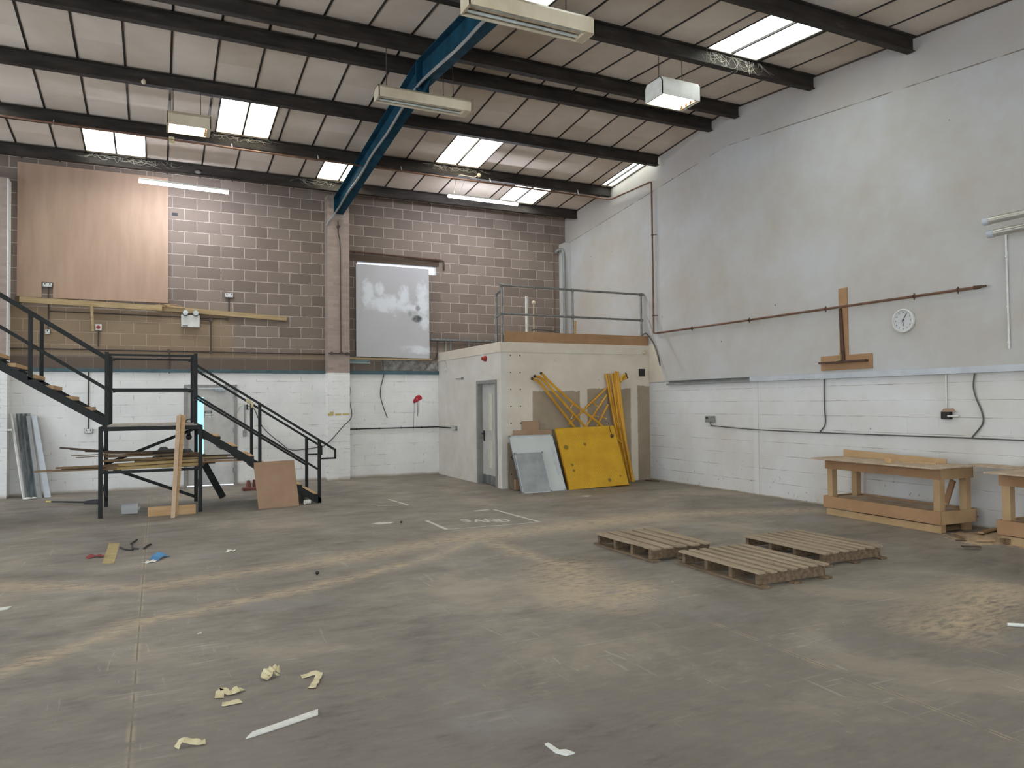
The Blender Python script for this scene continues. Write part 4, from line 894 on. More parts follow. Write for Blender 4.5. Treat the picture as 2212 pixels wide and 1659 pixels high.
# left-hand flight, going up
sl = .637
for y in (yg, yh):
    s = MB(B); s.prism([(-.655, y-.025, 1.432), (-.655, y-.025, 1.303), (-3.9, y-.025, 1.303+sl*3.245), (-3.9, y-.025, 1.432+sl*3.245)], (0, .05, 0)); s.build('stringer', 'black', o, .002)
    MB(B).box(-1.63, -1.578, y-.025, y+.025, 2.0, 2.97).build('guard_post', 'black', o); MB(B).box(-3.30, -3.25, y-.025, y+.025, 3.05, 4.02).build('guard_post', 'black', o)
    MB(B).bar((-.66, y, 2.337), (-3.9, y, 2.337+.66*3.24), .034, .045).build('handrail', 'black', o); MB(B).bar((-.66, y, 1.865), (-3.9, y, 1.865+.667*3.24), .03, .036).build('mid_rail', 'black', o)
for k in range(13):
    xr = -.865-.2295*k; z = 1.612+.1565*k
    t = MB(B).box(xr-.20, xr-.004, yg+.025, yh-.025, z-.062, z-.055).build('tread', 'black', o); MB(B).box(xr-.095, xr, yg+.02, yh-.02, z-.055, z).build('nosing', 'timber_new', t)
    MB(B).box(xr-.165, xr-.095, yg+.02, yh-.02, z-.055, z-.006).build('tread_tray', 'black', t)
# taped corner on the rear handrail
tag(MB((1.48, yh, 1.62)).bar((1.40, yh, 1.705), (1.50, yh, 1.635), .042, .055).box(1.47, 1.515, yh-.03, yh+.03, 1.57, 1.635).build('tape_wrap', 'tape'), 'cream masking tape wrapped round the top of a rear stair post', 'tape')
# round black lampholder hanging under the landing
o = thing('pendant_holder', (.47, 13.0, 1.0), 'round black lamp holder on a cable hanging under the landing', 'lamp'); B = o.location
MB(B).tube([(.47, 12.9, 1.25), (.47, 12.9, 1.17)], .012, 8).build('cord', 'dark', o); MB(B).tube([(.47, 12.9, 1.20), (.47, 12.9, 1.14)], .022, 12, .028).ball((.47, 12.9, 1.115), .045, 14, 10).build('holder', 'dark', o)
tag(MB((.46, 12.6, 1.337)).tube(arc([(.40, 12.5, 1.345), (.43, 12.55, 1.395), (.48, 12.6, 1.40), (.50, 12.65, 1.345), (.40, 12.75, 1.345)]), .010, 6).build('loose_cable', 'dark'), 'dark loose cable looped on the landing deck', 'cable')

# timber stacked on the landing shelf
random.seed(11)
PLK = [  # x0, x1, y, z, width, thickness, dz at right end, dy at right end, material, label
 (-1.56, .66, 12.45, .700, .10, .022, -.010, .02, 'plank', 'lowest front plank of the stack under the landing, longest to the left'),
 (-1.42, .50, 12.58, .690, .12, .022, 0, .03, 'plank_dark', 'dark bottom plank behind the lowest front one in the timber stack'),
 (-1.30, .30, 12.44, .738, .10, .022, .012, .02, 'plank', 'brown plank resting on the lowest front plank'),
 (-1.25, .70, 12.72, .700, .14, .022, 0, -.02, 'plank', 'wide plank in the middle bottom of the timber stack'),
 (-.52, .64, 12.36, .690, .06, .045, .022, -.01, 'plank_pale', 'pale batten lying lowest at the front of the timber stack'),
 (-.53, .66, 12.37, .742, .06, .040, .030, -.01, 'plank_pale', 'pale batten second from the bottom at the front of the stack'),
 (-.70, .86, 12.95, .690, .16, .022, 0, .02, 'plank_dark', 'broad dark board at the back bottom of the timber stack'),
 (-.40, 1.39, 12.52, .742, .11, .022, -.005, .02, 'mdf', 'reddish plank poking out right of the landing below the flight'),
 (-.30, 1.30, 12.62, .775, .10, .022, -.006, .02, 'plank', 'plank poking out right, just above the reddish one'),
 (-.75, 1.02, 12.62, .800, .09, .020, .002, .03, 'plank_pale', 'pale lath crossing the middle of the timber stack'),
 (-1.30, .25, 12.95, 1.005, .10, .020, -.19, .03, 'plank_dark', 'top left dark plank sloping down into the timber stack'),
 (-1.16, .10, 12.85, .985, .07, .020, -.15, .03, 'plank_dark', 'dark lath just beneath the top sloping plank'),
 (-.98, .62, 13.05, .935, .10, .020, -.09, .02, 'plank_dark', 'short dark plank at the rear top of the timber stack'),
 (-1.15, -.2, 12.90, .885, .025, .012, .015, .02, 'plank', 'upper thin lath sticking out left of the timber stack'),
 (-1.08, -.2, 12.80, .860, .025, .012, .030, .02, 'plank', 'lower thin lath sticking out left of the timber stack'),
 (-.05, 1.35, 12.78, .822, .12, .018, -.01, .02, 'plank_dark', 'dark board on top at the right end of the timber stack'),
 (-.72, .30, 12.55, .815, .10, .02, .012, .02, 'plank', 'brown plank on the top middle of the timber stack'),
 (-.66, .55, 12.75, .735, .12, .022, .01, .0, 'plank', 'wide brown board in the second layer of the timber stack'),
 (-.62, .60, 12.60, .722, .09, .022, .01, .0, 'plank_pale', 'pale lath buried in the lower middle of the timber stack'),
 (-.70, .56, 13.10, .760, .14, .022, .03, .0, 'plank_dark', 'dark board at the far side, second layer of the timber stack'),
 (-.68, .60, 12.80, .850, .10, .022, .015, .0, 'plank', 'brown lath on the upper middle layer of the timber stack'),
 (-.60, .35, 12.98, .890, .12, .022, .01, .0, 'plank_dark', 'dark short board just under the crumpled cloth'),
 (-.45, .70, 12.68, .880, .08, .020, -.04, .0, 'plank', 'brown lath sloping down to the right near the top of the stack'),
 (-.71, -.05, 12.70, .915, .09, .02, -.02, .0, 'plank', 'short brown lath on top at the left of the timber stack'),
 (-.66, -.50, 12.38, .690, .10, .085, 0, 0, 'plank', 'stubby timber block at the left end of the pale battens'),
]
for (x0, x1, y, z, w, th, dz, dy, mt, lab) in PLK:
    tag(MB((x0, y, z-.012)).bar((x0, y, z+th/2-.012), (x1, y+dy, z+th/2-.012+dz), w, th).build('timber_plank', mt), lab, 'plank', 'timber stacked under the landing')
mb = MB((.1, 13.0, .85)); mb.prism([(-.12, 13.0, .86), (.0, 13.0, .885), (.06, 13.0, .96), (.14, 13.0, .965), (.18, 13.0, .93), (.50, 13.0, .915), (.56, 13.0, .845), (-.05, 13.0, .845)], (0, .10, 0))
tag(mb.build('dark_cloth', 'cable'), 'crumpled dark cloth lying on top of the timber stack', 'cloth')
# upright offcuts leaning on the landing
tag(MB((.24, 11.8, 0)).hexa([(.19, 11.78, 0), (.245, 11.78, 0), (.245, 11.82, 0), (.19, 11.82, 0), (.275, 12.20, 1.46), (.335, 12.20, 1.50), (.335, 12.235, 1.50), (.275, 12.235, 1.46)]).build('upright_board', 'pale_board', bevel=.002), 'left-hand pale board leaning upright against the landing', 'board')
tag(MB((.30, 11.95, 0)).hexa([(.25, 11.85, 0), (.275, 11.85, 0), (.275, 11.90, 0), (.25, 11.90, 0), (.335, 12.215, 1.475), (.405, 12.215, 1.475), (.405, 12.24, 1.475), (.335, 12.24, 1.475)]).build('upright_board', 'timber_new', bevel=.002), 'right-hand yellower board leaning upright behind the first one', 'board')
tag(MB((.2, 12.14, 0)).box(-.11, .535, 12.08, 12.10, 0, .14).build('floor_board', 'timber_new', bevel=.002), 'short yellow board standing on edge on the floor under the landing', 'board')
o = thing('plastic_tub', (-.36, 12.50, 0), 'clear plastic tub lying on the floor under the landing', 'tub'); B = o.location
m = MB(B); n = 22
P = [[(x, 12.48+r_*math.cos(6.28318*k/n), .088+r_*math.sin(6.28318*k/n)) for k in range(n)] for x, r_ in ((-.465, .070), (-.460, .080), (-.25, .084))]
m.add([v for g in P for v in g], [tuple(range(n-1, -1, -1))]+[(i*n+k, i*n+(k+1) % n, (i+1)*n+(k+1) % n, (i+1)*n+k) for i in (0, 1) for k in range(n)]); m.build('tub', 'clear', o)
MB(B).tube([(-.25, 12.48+.087*math.cos(6.28318*k/n), .088+.087*math.sin(6.28318*k/n)) for k in range(n+1)], .004, 6).build('rim', 'white_paper', o)
for k in range(4):
    x = -.46+.07*k
    tag(MB((x, 13.0, 0)).bar((x, 12.95, .006), (x+.035-.03*k/4, 13.30, .006), .03, .010).build('paper_strip', 'white_paper'), ['first', 'second', 'third', 'fourth'][k]+' from the left of the short white strips on the floor behind the tub', 'strip', 'white strips behind the tub')
o = thing('broom_head', (-.95, 14.1, 0), 'black broom lying on the floor left of the stair landing', 'broom'); B = o.location
MB(B).tube([(-1.58, 14.56, .03), (-1.06, 14.16, .035)], .014, 8).build('handle', 'dark', o); MB(B).tube([(-1.66, 14.62, .03), (-1.58, 14.56, .03)], .0145, 8).build('handle_tip', 'yellow_tape', o)
m = MB(B); m.prism([(-1.08, 14.15, 0), (-1.08, 14.15, .05), (-.98, 14.08, .075), (-.86, 14.0, .085), (-.84, 13.99, .05), (-.88, 14.02, 0)], (.04, .06, 0)); m.build('bristles', 'dark', o)
# galvanised sheets leaning in the left corner
def sheet(x0, x1, yb_, yt, z1, xs_, waves, name, mat, label, cat='sheet'):
    m = MB((x0, yb_, 0)); n = waves*4; vs = []; th = .004
    for j, (yy, zz, sh) in enumerate(((yb_, 0, 0), (yt, z1, xs_))):
        for i in range(n+1): vs.append((x0+(x1-x0)*i/n+sh, yy-.020*(1-math.cos(6.28318*i/4)), zz))
    k = n+1; b = [(v[0], v[1]+th, v[2]) for v in vs]; N = len(vs)
    fs = [(i, i+1, k+i+1, k+i) for i in range(n)]+[(N+i+1, N+i, N+k+i, N+k+i+1) for i in range(n)]+[(0, k, N+k, N), (n, N+n, N+2*k-1, 2*k-1)]+[(i+1, i, N+i, N+i+1) for i in range(n)]+[(k+i, k+i+1, N+k+i+1, N+k+i) for i in range(n)]
    m.add(vs+b, fs); return tag(m.build(name, mat), label, cat)
sheet(-2.09, -1.87, 15.62, 15.94, 1.50, -.20, 3, 'metal_sheet', 'steel', 'corrugated galvanised sheet leaning in the left-hand corner')
m = MB((-1.88, 15.5, 0)); m.hexa([(-1.90, 15.54, 0), (-1.83, 15.54, 0), (-1.83, 15.58, 0), (-1.90, 15.58, 0), (-2.12, 15.86, 1.46), (-2.06, 15.86, 1.46), (-2.06, 15.90, 1.46), (-2.12, 15.90, 1.46)])
tag(m.build('metal_strip', 'plastic'), 'dark grey metal strip leaning over the corrugated sheet', 'strip')
m = MB((-1.75, 15.6, 0)); m.hexa([(-1.80, 15.58, 0), (-1.70, 15.58, 0), (-1.70, 15.64, 0), (-1.80, 15.64, 0), (-2.04, 15.88, 1.46), (-1.96, 15.88, 1.46), (-1.96, 15.94, 1.46), (-2.04, 15.94, 1.46)])
tag(m.build('metal_profile', 'trunk'), 'pale grey boxed metal profile, rightmost of the leaning pieces', 'profile')
tag(MB((-2.1, 15.5, 0)).bar((-2.105, 15.55, .0), (-2.35, 15.86, 1.50), .03, .03).box(-2.37, -2.30, 15.66, 15.69, 1.20, 1.235).build('white_angle', 'white'), 'thin white angle leaning against the left-hand pier', 'angle')
tag(MB((-2.0, 15.3, 0)).ball((-2.02, 15.35, .02), .05, 10, 6, (1.4, 1, .5)).ball((-1.93, 15.38, .02), .035, 8, 6, (1.2, 1, .6)).build('white_scraps', 'white_paper'), 'small white crumpled scraps on the floor before the leaning sheets', 'litter')
# cones on a tray
o = thing('pot_tray', (1.62, 14.85, 0), 'dark red tray on the floor behind the leaning MDF sheet', 'tray'); MB(o.location).box(1.47, 1.84, 14.74, 14.97, 0, .055).build('tray', 'brick_red', o, .006)
for k, (x, y) in enumerate(((1.575, 14.83), (1.685, 14.90), (1.735, 14.80))):
    tag(MB((x, y, .055)).tube([(x, y, .055), (x, y, .19)], .055 if k != 1 else .035, 14, .030 if k != 1 else .025).build('cone_block', 'brick_red', bevel=.002), ['left-hand dark red cone block on the red tray', 'narrow dark red cone block in the middle of the tray', 'right-hand dark red cone block on the red tray'][k], 'cone', 'cone blocks on the red tray')
# MDF sheet leaning on the stairs
m = MB((1.44, 12.09, 0)); m.hexa([(1.435, 12.075, 0), (2.065, 12.20, 0), (2.06, 12.222, 0), (1.43, 12.097, 0), (1.385, 12.285, .705), (2.005, 12.31, .725), (2.0, 12.332, .725), (1.38, 12.307, .705)])
tag(m.build('mdf_sheet', 'mdf_sheet', bevel=.002), 'square MDF sheet leaning against the lower stair flight', 'board')
o = thing('tape_roll', (2.20, 12.24, 0), 'small white tape roll on the floor at the foot of the stairs', 'tape roll'); B = o.location
MB(B).cyl((2.155, 12.235, .04), (2.235, 12.265, .04), .037, 18).build('roll', 'white', o); MB(B).cyl((2.232, 12.264, .04), (2.240, 12.267, .04), .041, 18).build('cap', 'white_paper', o)

# ------------------------------------------------------------------ workbenches
def bench(name, loc, rz, label, ln, dp=.72, second=False):
    o = thing(name, loc, label, 'workbench', None, rz)
    MB().box(0, dp, 0, ln, .783, .802).build('bench_top', 'dust_top', o, .002)
    a0, a1 = .25, dp+.12
    y0, y1 = .11, ln-.005
    for e in (a0, a1-.018): MB().box(e, e+.018, y0, y1, .64, .782).build('long_apron', 'mdf', o, .001)
    for e in (y0, y1-.018): MB().box(a0+.018, a1-.018, e, e+.018, .64, .782).build('end_apron', 'mdf_edge', o, .001)
    for (x, y) in ((a0+.02, y0+.02), (a1-.11, y0+.02), (a0+.02, y1-.11), (a1-.11, y1-.11)):
        MB().box(x, x+.09, y, y+.09, 0, .783).build('leg', 'mdf_edge', o, .003)
    MB().box(a0+.03, a1-.03, y0+.12, y1-.03, .225, .243).build('lower_shelf', 'dust_top', o)
    for e in (a0-.03, a1): MB().box(e, e+.018, y0-.02, y1+.01, .105, .262).build('long_rail', 'mdf', o, .001)
    for e in (y0-.02, y1-.008): MB().box(a0-.012, a1, e, e+.018, .105, .262).build('end_rail', 'mdf_edge', o, .001)
    m = MB(); m.box(a0+.0, a0+.018, y0+.0, y1-.02, 0, .09); m.build('plinth_board', 'mdf_edge', o, .001)
    return o
b1 = bench('workbench', (8.175, 5.68, 0), R(-2.6), 'long MDF workbench with a lower shelf against the right-hand wall', 1.875)
b2 = bench('workbench', (8.17, 3.05, 0), R(-.5), 'second MDF workbench, cut off by the right-hand edge', 2.06)
m = MB((8.76, 6.6, .802)); m.hexa([(8.755, 5.92, .8025), (8.775, 5.92, .8025), (8.84, 7.48, .8025), (8.82, 7.48, .8025), (8.755, 5.92, .865), (8.775, 5.92, .865), (8.84, 7.48, .90), (8.82, 7.48, .90)])
tag(m.build('back_board', 'mdf_edge', bevel=.001), 'long MDF upstand lying along the back of the first workbench', 'board')
tag(MB((8.35, 6.43, .802)).box(8.355, 8.43, 6.37, 6.455, .8025, .866).build('wood_block', 'timber_new', bevel=.002), 'pale wooden block on the first workbench', 'block')
tag(MB((8.5, 6.1, .802)).bar((8.60, 6.42, .812), (8.62, 5.95, .812), .02, .018).build('thin_lath', 'timber_new'), 'thin lath lying on the workbench beside the wooden block', 'lath')
m = MB((8.95, 5.4, .79)); m.hexa([(8.82, 5.10, .79), (9.15, 5.10, .79), (9.15, 5.74, .79), (8.90, 5.74, .79), (8.82, 5.10, .808), (9.15, 5.10, .808), (9.15, 5.74, .808), (8.90, 5.74, .808)])
tag(m.build('bridging_board', 'dust_top'), 'grey dusty board bridging the gap between the two workbenches', 'board')
tag(MB((8.9, 4.6, .8025)).box(8.93, 8.95, 3.4, 5.08, .8025, .90).build('back_board', 'mdf_edge', bevel=.001), 'MDF upstand along the back of the second workbench', 'board')
tag(MB((8.9, 5.9, 0)).bar((8.93, 6.05, .30), (8.90, 5.93, .60), .02, .08).build('tilted_offcut', 'mdf'), 'small tilted MDF offcut standing on the lower shelf of the first workbench', 'board')
tag(MB((8.7, 5.93, 0)).bar((8.50, 5.90, .03), (8.88, 5.88, .035), .10, .05).build('floor_offcut', 'plank'), 'grey timber offcut on the floor under the end of the first workbench', 'offcut')
# sawdust drift and offcuts between the benches
random.seed(5); m = MB((8.7, 5.3, 0)); g = 22; vs = []; fs = []
for j in range(g+1):
    for i in range(g+1):
        x = 7.95+1.24*i/g; y = 4.75+1.15*j/g; u, v = (i/g-.62)/.55, (j/g-.48)/.52; e = 1-(u*u+v*v)-.55*random.random()-.25*math.sin(9*u+4*v)*math.sin(7*v-3*u); h = -.004+.026*max(0, e)*(.6+.4*random.random())
        vs.append((x, y, h))
fs = [(j*(g+1)+i, j*(g+1)+i+1, (j+1)*(g+1)+i+1, (j+1)*(g+1)+i) for j in range(g) for i in range(g)]
m.add(vs, fs); sd = tag(m.build('sawdust', 'sawdust'), 'drift of pale sawdust on the floor between the two workbenches', 'sawdust'); sd['kind'] = 'stuff'
for (p, q, w, th, mt, lab) in (((8.72, 5.49), (9.20, 5.60), .06, .02, 'mdf_edge', 'wedge of MDF in the sawdust nearest the wall'), ((8.37, 5.58), (8.26, 5.37), .03, .015, 'plank', 'thin lath in the sawdust by the bench leg'), ((8.25, 5.25), (8.42, 5.15), .03, .015, 'mdf_edge', 'slim pale offcut in the middle of the sawdust'),
                               ((7.78, 5.10), (7.93, 5.0), .05, .012, 'plank_dark', 'dark splinter on bare floor in front of the sawdust'), ((8.36, 5.03), (8.46, 5.01), .06, .045, 'plank', 'stubby timber offcut beside the second workbench'), ((8.05, 5.35), (8.12, 5.28), .025, .012, 'plank_dark', 'small dark chip at the edge of the sawdust')):
    tag(MB((p[0], p[1], .0)).bar((p[0], p[1], th/2+.022), (q[0], q[1], th/2+.020), w, th).build('wood_offcut', mt), lab, 'offcut', 'offcuts in the sawdust')

# ------------------------------------------------------------------ pallets
def pallet(loc, w, l, slats, label, seed, broken=False, sw=.080):
    random.seed(seed); o = thing('pallet', loc, label, 'pallet', 'wooden pallets on the floor')
    for i in range(slats):                      # top slats run away from the viewer
        x = (w-sw)*i/(slats-1); d = random.uniform(-.012, .012); e = random.uniform(-.015, .015)
        if broken and i == 0:
            m = MB(); P = [(0, l), (sw, l), (sw, 0), (.02, 0), (.03, .08), (.012, .14), (.035, .22), (.02, .30), (.04, .36), (.0, .42)]
            m.prism([(a, b, .115) for a, b in P], (0, 0, .018))
        else: m = MB().box(x, x+sw-random.uniform(0, .012), d, l+e, .115, .133)
        m.build('top_slat', 'slat', o, .002)
    for j in range(4):                          # bearers across
        y = .03+(l-.06-.045)*j/3
        b = MB(); b.box(.015, w-.015, y, y+.045, .020, .115); b.build('bearer', 'timber_old', o, .002)
    for x in (-.005, w/2-.045, w-.085): MB().box(x, x+.09, -.03, l+.02, .0, .020).build('bottom_board', 'timber_old', o, .002)
    return o
pallet((4.475, 6.12, 0), .78, 1.06, 5, 'paler wooden pallet on the left of the three, with a splintered edge slat', 1, True, .118)
pallet((4.665, 4.84, 0), .83, 1.09, 7, 'wooden pallet nearest the viewer, in front of the other two', 2)
pallet((5.80, 5.165, 0), .84, 1.10, 7, 'wooden pallet on the right, nearest the workbenches', 3)

# ------------------------------------------------------------------ lights that hang from the roof
def chain(o, B, p, q, nm='chain'):
    MB(B).tube([p, q], .006, 6).build(nm, 'conduit', o)
def troffer(name, x0, x1, y0, y1, z0, h, label, tubes, lit, chains, group=None, ztop=6.2, end=.10):
    o = thing(name, ((x0+x1)/2, (y0+y1)/2, z0), label, 'light fitting', group); B = o.location
    m = MB(B); c = .045                          # folded reflector: sides, chamfered top and ends
    m.prism([(x0, y0, z0), (x0, y0, z0+h*.75), (x0, y0+c, z0+h), (x0, y0+c+.01, z0+h), (x0, y0+.012, z0+h*.72), (x0, y0+.012, z0)], (x1-x0, 0, 0))
    m.prism([(x0, y1, z0), (x0, y1, z0+h*.75), (x0, y1-c, z0+h), (x0, y1-c-.01, z0+h), (x0, y1-.012, z0+h*.72), (x0, y1-.012, z0)], (x1-x0, 0, 0))
    m.box(x0, x1, y0+c, y1-c, z0+h-.012, z0+h)
    for (a, b) in ((x0, x0+.012), (x1-.012, x1)): m.prism([(a, y0, z0), (a, y1, z0), (a, y1, z0+h*.75), (a, y1-c, z0+h), (a, y0+c, z0+h), (a, y0, z0+h*.75)], (b-a, 0, 0))
    m.build('housing', 'white' if x0 > 5 else 'cream', o)
    for (a, b) in ((x1-end, x1-.013), (x0+.013, x0+.03)): MB(B).box(a, b, y0+.013, y1-.013, z0+.004, z0+h*.6).build('end_panel', 'cream', o)
    if not lit: MB(B).box(x0+.03, x1-end, y0+(y1-y0)*.42, y0+(y1-y0)*.58, z0+.035, z0+h*.8).build('gear_tray', 'cream', o)
    for k in range(tubes):
        y = y0+(y1-y0)*(k+.5)/tubes
        MB(B).cyl((x0+.035, y, z0+.03), (x1-end-.02, y, z0+.03), .018 if lit else .016, 14).build('tube', 'warm_tube' if lit else 'diff', o)
        MB(B).cyl((x1-end-.025, y, z0+.03), (x1-end+.003, y, z0+.03), .021, 14).build('lampholder', 'copper' if lit else 'cream', o)
    for (px, py, pz) in chains: chain(o, B, (px, min(max(py, y0+c), y1-c), z0+h-.005), (px, py, pz))
    return o
troffer('twin_tube_fitting', 2.64, 4.02, 6.33, 6.57, 5.36, .19, 'large unlit cream twin-tube light fitting hanging nearest the viewer', 2, False, [(2.85, 6.50, 6.29), (3.78, 6.50, 6.29)])
troffer('twin_tube_fitting', 2.68, 4.03, 9.60, 9.86, 5.745, .17, 'unlit cream twin-tube light fitting hanging in front of the blue rafter', 2, False, [(2.85, 9.84, 6.55), (3.68, 9.84, 6.55), (3.83, 9.84, 6.55)])
troffer('lit_tube_fitting', .13, .725, 11.70, 12.10, 5.70, .21, 'lit square fluorescent fitting hanging on the left above the LED batten', 4, True, [(.22, 12.13, 6.40), (.60, 12.13, 6.40)], end=.055)
troffer('lit_tube_fitting', 6.02, 6.66, 7.85, 8.24, 5.68, .25, 'lit square fluorescent fitting hanging on the right near the gable wall', 4, True, [(6.23, 8.20, 6.40), (6.63, 8.20, 6.40)], end=.055)
def batten(p, q, label):
    p, q = Vector(p), Vector(q); o = thing('led_batten', (p+q)/2, label, 'light fitting'); B = o.location
    MB(B).bar(p+Vector((0, .0, .028)), q+Vector((0, .0, .028)), .085, .036).build('back_plate', 'white', o, .004)
    d = (q-p).normalized(); MB(B).tube([p-d*.0, p+d*.012, q-d*.012, q], .038, 14).build('diffuser', 'led', o)
    for t in (.15, .85): c = p.lerp(q, t)+Vector((0, 0, .05)); MB(B).tube([c, (c.x, 15.37 if c.y > 14.5 else 13.9, zc(15.37 if c.y > 14.5 else 13.9)-.205)], .004, 5).build('hanger', 'white_cable', o)
    return o
batten((-.290, 14.95, 5.711), (1.228, 14.95, 5.673), 'lit LED batten over the plywood board on the left of the back wall')
batten((5.45, 14.30, 5.915), (7.045, 14.30, 5.905), 'lit LED batten hanging right of the blue rafter near the rooflight')
# small fittings on the purlins
tag(MB((-.17, 12.13, 6.40)).ball((-.175, 12.10, 6.405), .035, 14, 10).cyl((-.175, 12.12, 6.42), (-.175, 12.14, 6.45), .02, 10).build('bulb_sensor', 'cream'), 'small round cream sensor on a purlin left of the lit fitting', 'sensor')
tag(MB((.72, 15.37, 6.12)).ball((.72, 15.36, 6.115), .05, 12, 8, (1.3, .8, .8)).build('junction_dome', 'cable'), 'small dark junction dome on the eaves purlin above the LED batten', 'junction box')
o = thing('bell_sensor', (5.95, 13.86, 6.26), 'round cream sensor with a lead on a purlin above the right-hand batten', 'sensor'); B = o.location
MB(B).ball((5.95, 13.84, 6.265), .045, 14, 10).build('dome', 'cream', o); MB(B).tube(arc([(5.90, 13.84, 6.25), (5.80, 13.80, 6.20), (5.52, 13.85, 6.22), (5.50, 14.0, 6.10), (5.56, 14.25, 5.96)]), .008, 6).build('lead', 'white_cable', o)
tag(MB((.24, 13.8, 6.1)).box(.185, .27, 13.74, 13.78, 6.075, 6.19).build('hanger_tag', 'tape'), 'yellowed tag wrapped on the copper pipe below the left lit fitting', 'tag')

random.seed(21)
def cobweb(x0, x1, y, z, drop, n, label):
    m = MB(((x0+x1)/2, y, z))
    for k in range(n*2):
        x = random.uniform(x0, x1); dx = random.uniform(-.30, .30); d = random.uniform(.02, drop)
        m.tube(arc([(x, y, z), (x+dx*.5, y-.02-.03*random.random(), z-d*.8), (x+dx, y-.01, z-d*random.uniform(.2, 1))], 3), .0013, 4)
    o = tag(m.build('cobweb', 'white_cable'), label, 'cobweb', 'dusty cobwebs on the purlins'); o['kind'] = 'stuff'
cobweb(-1.1, .3, 15.37, zc(15.38)-.02, .16, 26, 'dusty cobwebs on the eaves purlin under the leftmost rooflight')
cobweb(2.5, 3.3, 15.37, zc(15.38)-.02, .16, 16, 'dusty cobwebs on the eaves purlin left of the blue rafter')
cobweb(.8, 1.9, 13.87, zc(13.88)-.02, .12, 20, 'dusty cobwebs on the pipe purlin under the upper left rooflight')
cobweb(4.9, 6.0, 13.87, zc(13.88)-.02, .14, 24, 'dusty cobwebs on the pipe purlin below the middle rooflight')
cobweb(7.0, 8.1, 8.18, zc(8.19)-.02, .30, 24, 'dusty cobwebs on the purlin under the top right rooflight')

# ------------------------------------------------------------------ markings and litter on the floor
def stripe(m, p, q, w, z=.0015, th=.0015):
    p, q = Vector((p[0], p[1], z)), Vector((q[0], q[1], z)); d = (q-p).normalized(); a = Vector((-d.y, d.x, 0))*w/2; u = Vector((0, 0, th))
    m.hexa([p-a, q-a, q+a, p+a, p-a+u, q-a+u, q+a+u, p+a+u])
m = MB((4.0, 9.2, 0)); stripe(m, (3.35, 9.73), (3.347, 8.92), .05); stripe(m, (3.34, 8.93), (4.66, 8.86), .022); stripe(m, (4.66, 8.86), (4.59, 10.23), .045); stripe(m, (4.27, 10.22), (4.53, 10.27), .07)
tag(m.build('floor_marking', 'chalk'), 'white painted outline box on the floor round the word SAND', 'floor marking')
o = thing('floor_lettering', (4.05, 9.3, 0), 'hand-painted white word SAND on the concrete floor', 'floor marking'); B = o.location
x0, y0 = 3.745, 9.42; ux, uy = .158, -.072; vx, vy = .03, .24   # letter advance and height on the slab
def gp(i, u, v): return (x0+ux*(i+u*.8)+vx*v, y0+uy*(i+u*.8)+vy*v-.06)
GL = {'S': [(.9, .9, .3, 1), (.3, 1, .1, .75), (.1, .75, .85, .35), (.85, .35, .6, .05), (.6, .05, .0, .1)], 'A': [(0, 0, .5, 1), (.5, 1, 1, 0), (.25, .4, .75, .4)],
      'N': [(.05, 0, .05, 1), (.05, 1, .95, 0), (.95, 0, .95, 1)], 'D': [(.05, 0, .05, 1), (.05, 1, .7, .9), (.7, .9, 1, .5), (1, .5, .7, .08), (.7, .08, .05, 0)]}
for i, ch in enumerate('SAND'):
    m = MB(B)
    for (a, b, c, d) in GL[ch]: stripe(m, gp(i, a, b), gp(i, c, d), .038)
    m.build('letter', 'chalk', o)
m = MB((3.55, 11.8, 0)); stripe(m, (3.53, 12.2), (3.615, 11.37), .045); stripe(m, (3.615, 11.38), (3.15, 11.5), .025)
tag(m.build('floor_marking', 'chalk'), 'broken white corner line on the floor between stairs and office', 'floor marking')
random.seed(9)
def splat(c, r, mat, nm, lab, n=16, h=.0025, st=1.7):
    tag(MB((c[0], c[1], 0)).prism([(c[0]+r*st*math.cos(6.28*k/n)*random.uniform(.5, 1.2), c[1]+r*math.sin(6.28*k/n)*random.uniform(.5, 1.2), .001) for k in range(n)], (0, 0, h)).build(nm, mat), lab, 'paint mark')
splat((2.78, 9.82), .10, 'chalk', 'paint_splash', 'white paint splash on the floor left of the SAND box')
splat((6.62, 10.9), .10, 'chalk', 'paint_splash', 'white smear on the floor in front of the yellow plate', st=1.3)
m = MB((-.44, 9.3, 0)); m.prism([(-.50, 9.99, .001), (-.385, 9.91, .001), (-.39, 8.68, .001), (-.50, 8.74, .001)], (0, 0, .0015))
tag(m.build('floor_marking', 'yellow_floor'), 'short worn yellow line painted on the floor in front of the stairs', 'floor marking')
def scrap(pts, mat, nm, lab, cat, w=.03, curl=.02, group=None):
    """a crumpled strip: a ribbon bent along pts that lifts off the floor in places"""
    P = arc([(p[0], p[1], p[2] if len(p) > 2 else .004) for p in pts], 4); m = MB((pts[0][0], pts[0][1], 0)); n = len(P); vs = []
    for i, p in enumerate(P):
        d = (P[min(i+1, n-1)]-P[max(i-1, 0)]).normalized(); a = Vector((-d.y, d.x, 0)); ww = w*random.uniform(.75, 1.1)/2; t = random.uniform(0, curl)
        vs += [p-a*ww, p+a*ww+Vector((0, 0, t)), p-a*ww+Vector((0, 0, .0015)), p+a*ww+Vector((0, 0, t+.0015))]
    fs = []
    for i in range(n-1):
        b = i*4; fs += [(b, b+4, b+5, b+1), (b+2, b+3, b+7, b+6), (b, b+2, b+6, b+4), (b+1, b+5, b+7, b+3)]
    fs += [(0, 1, 3, 2), (n*4-4, n*4-2, n*4-1, n*4-3)]
    m.add(vs, fs); return tag(m.build(nm, mat), lab, cat, group)
G = 'masking tape scraps'
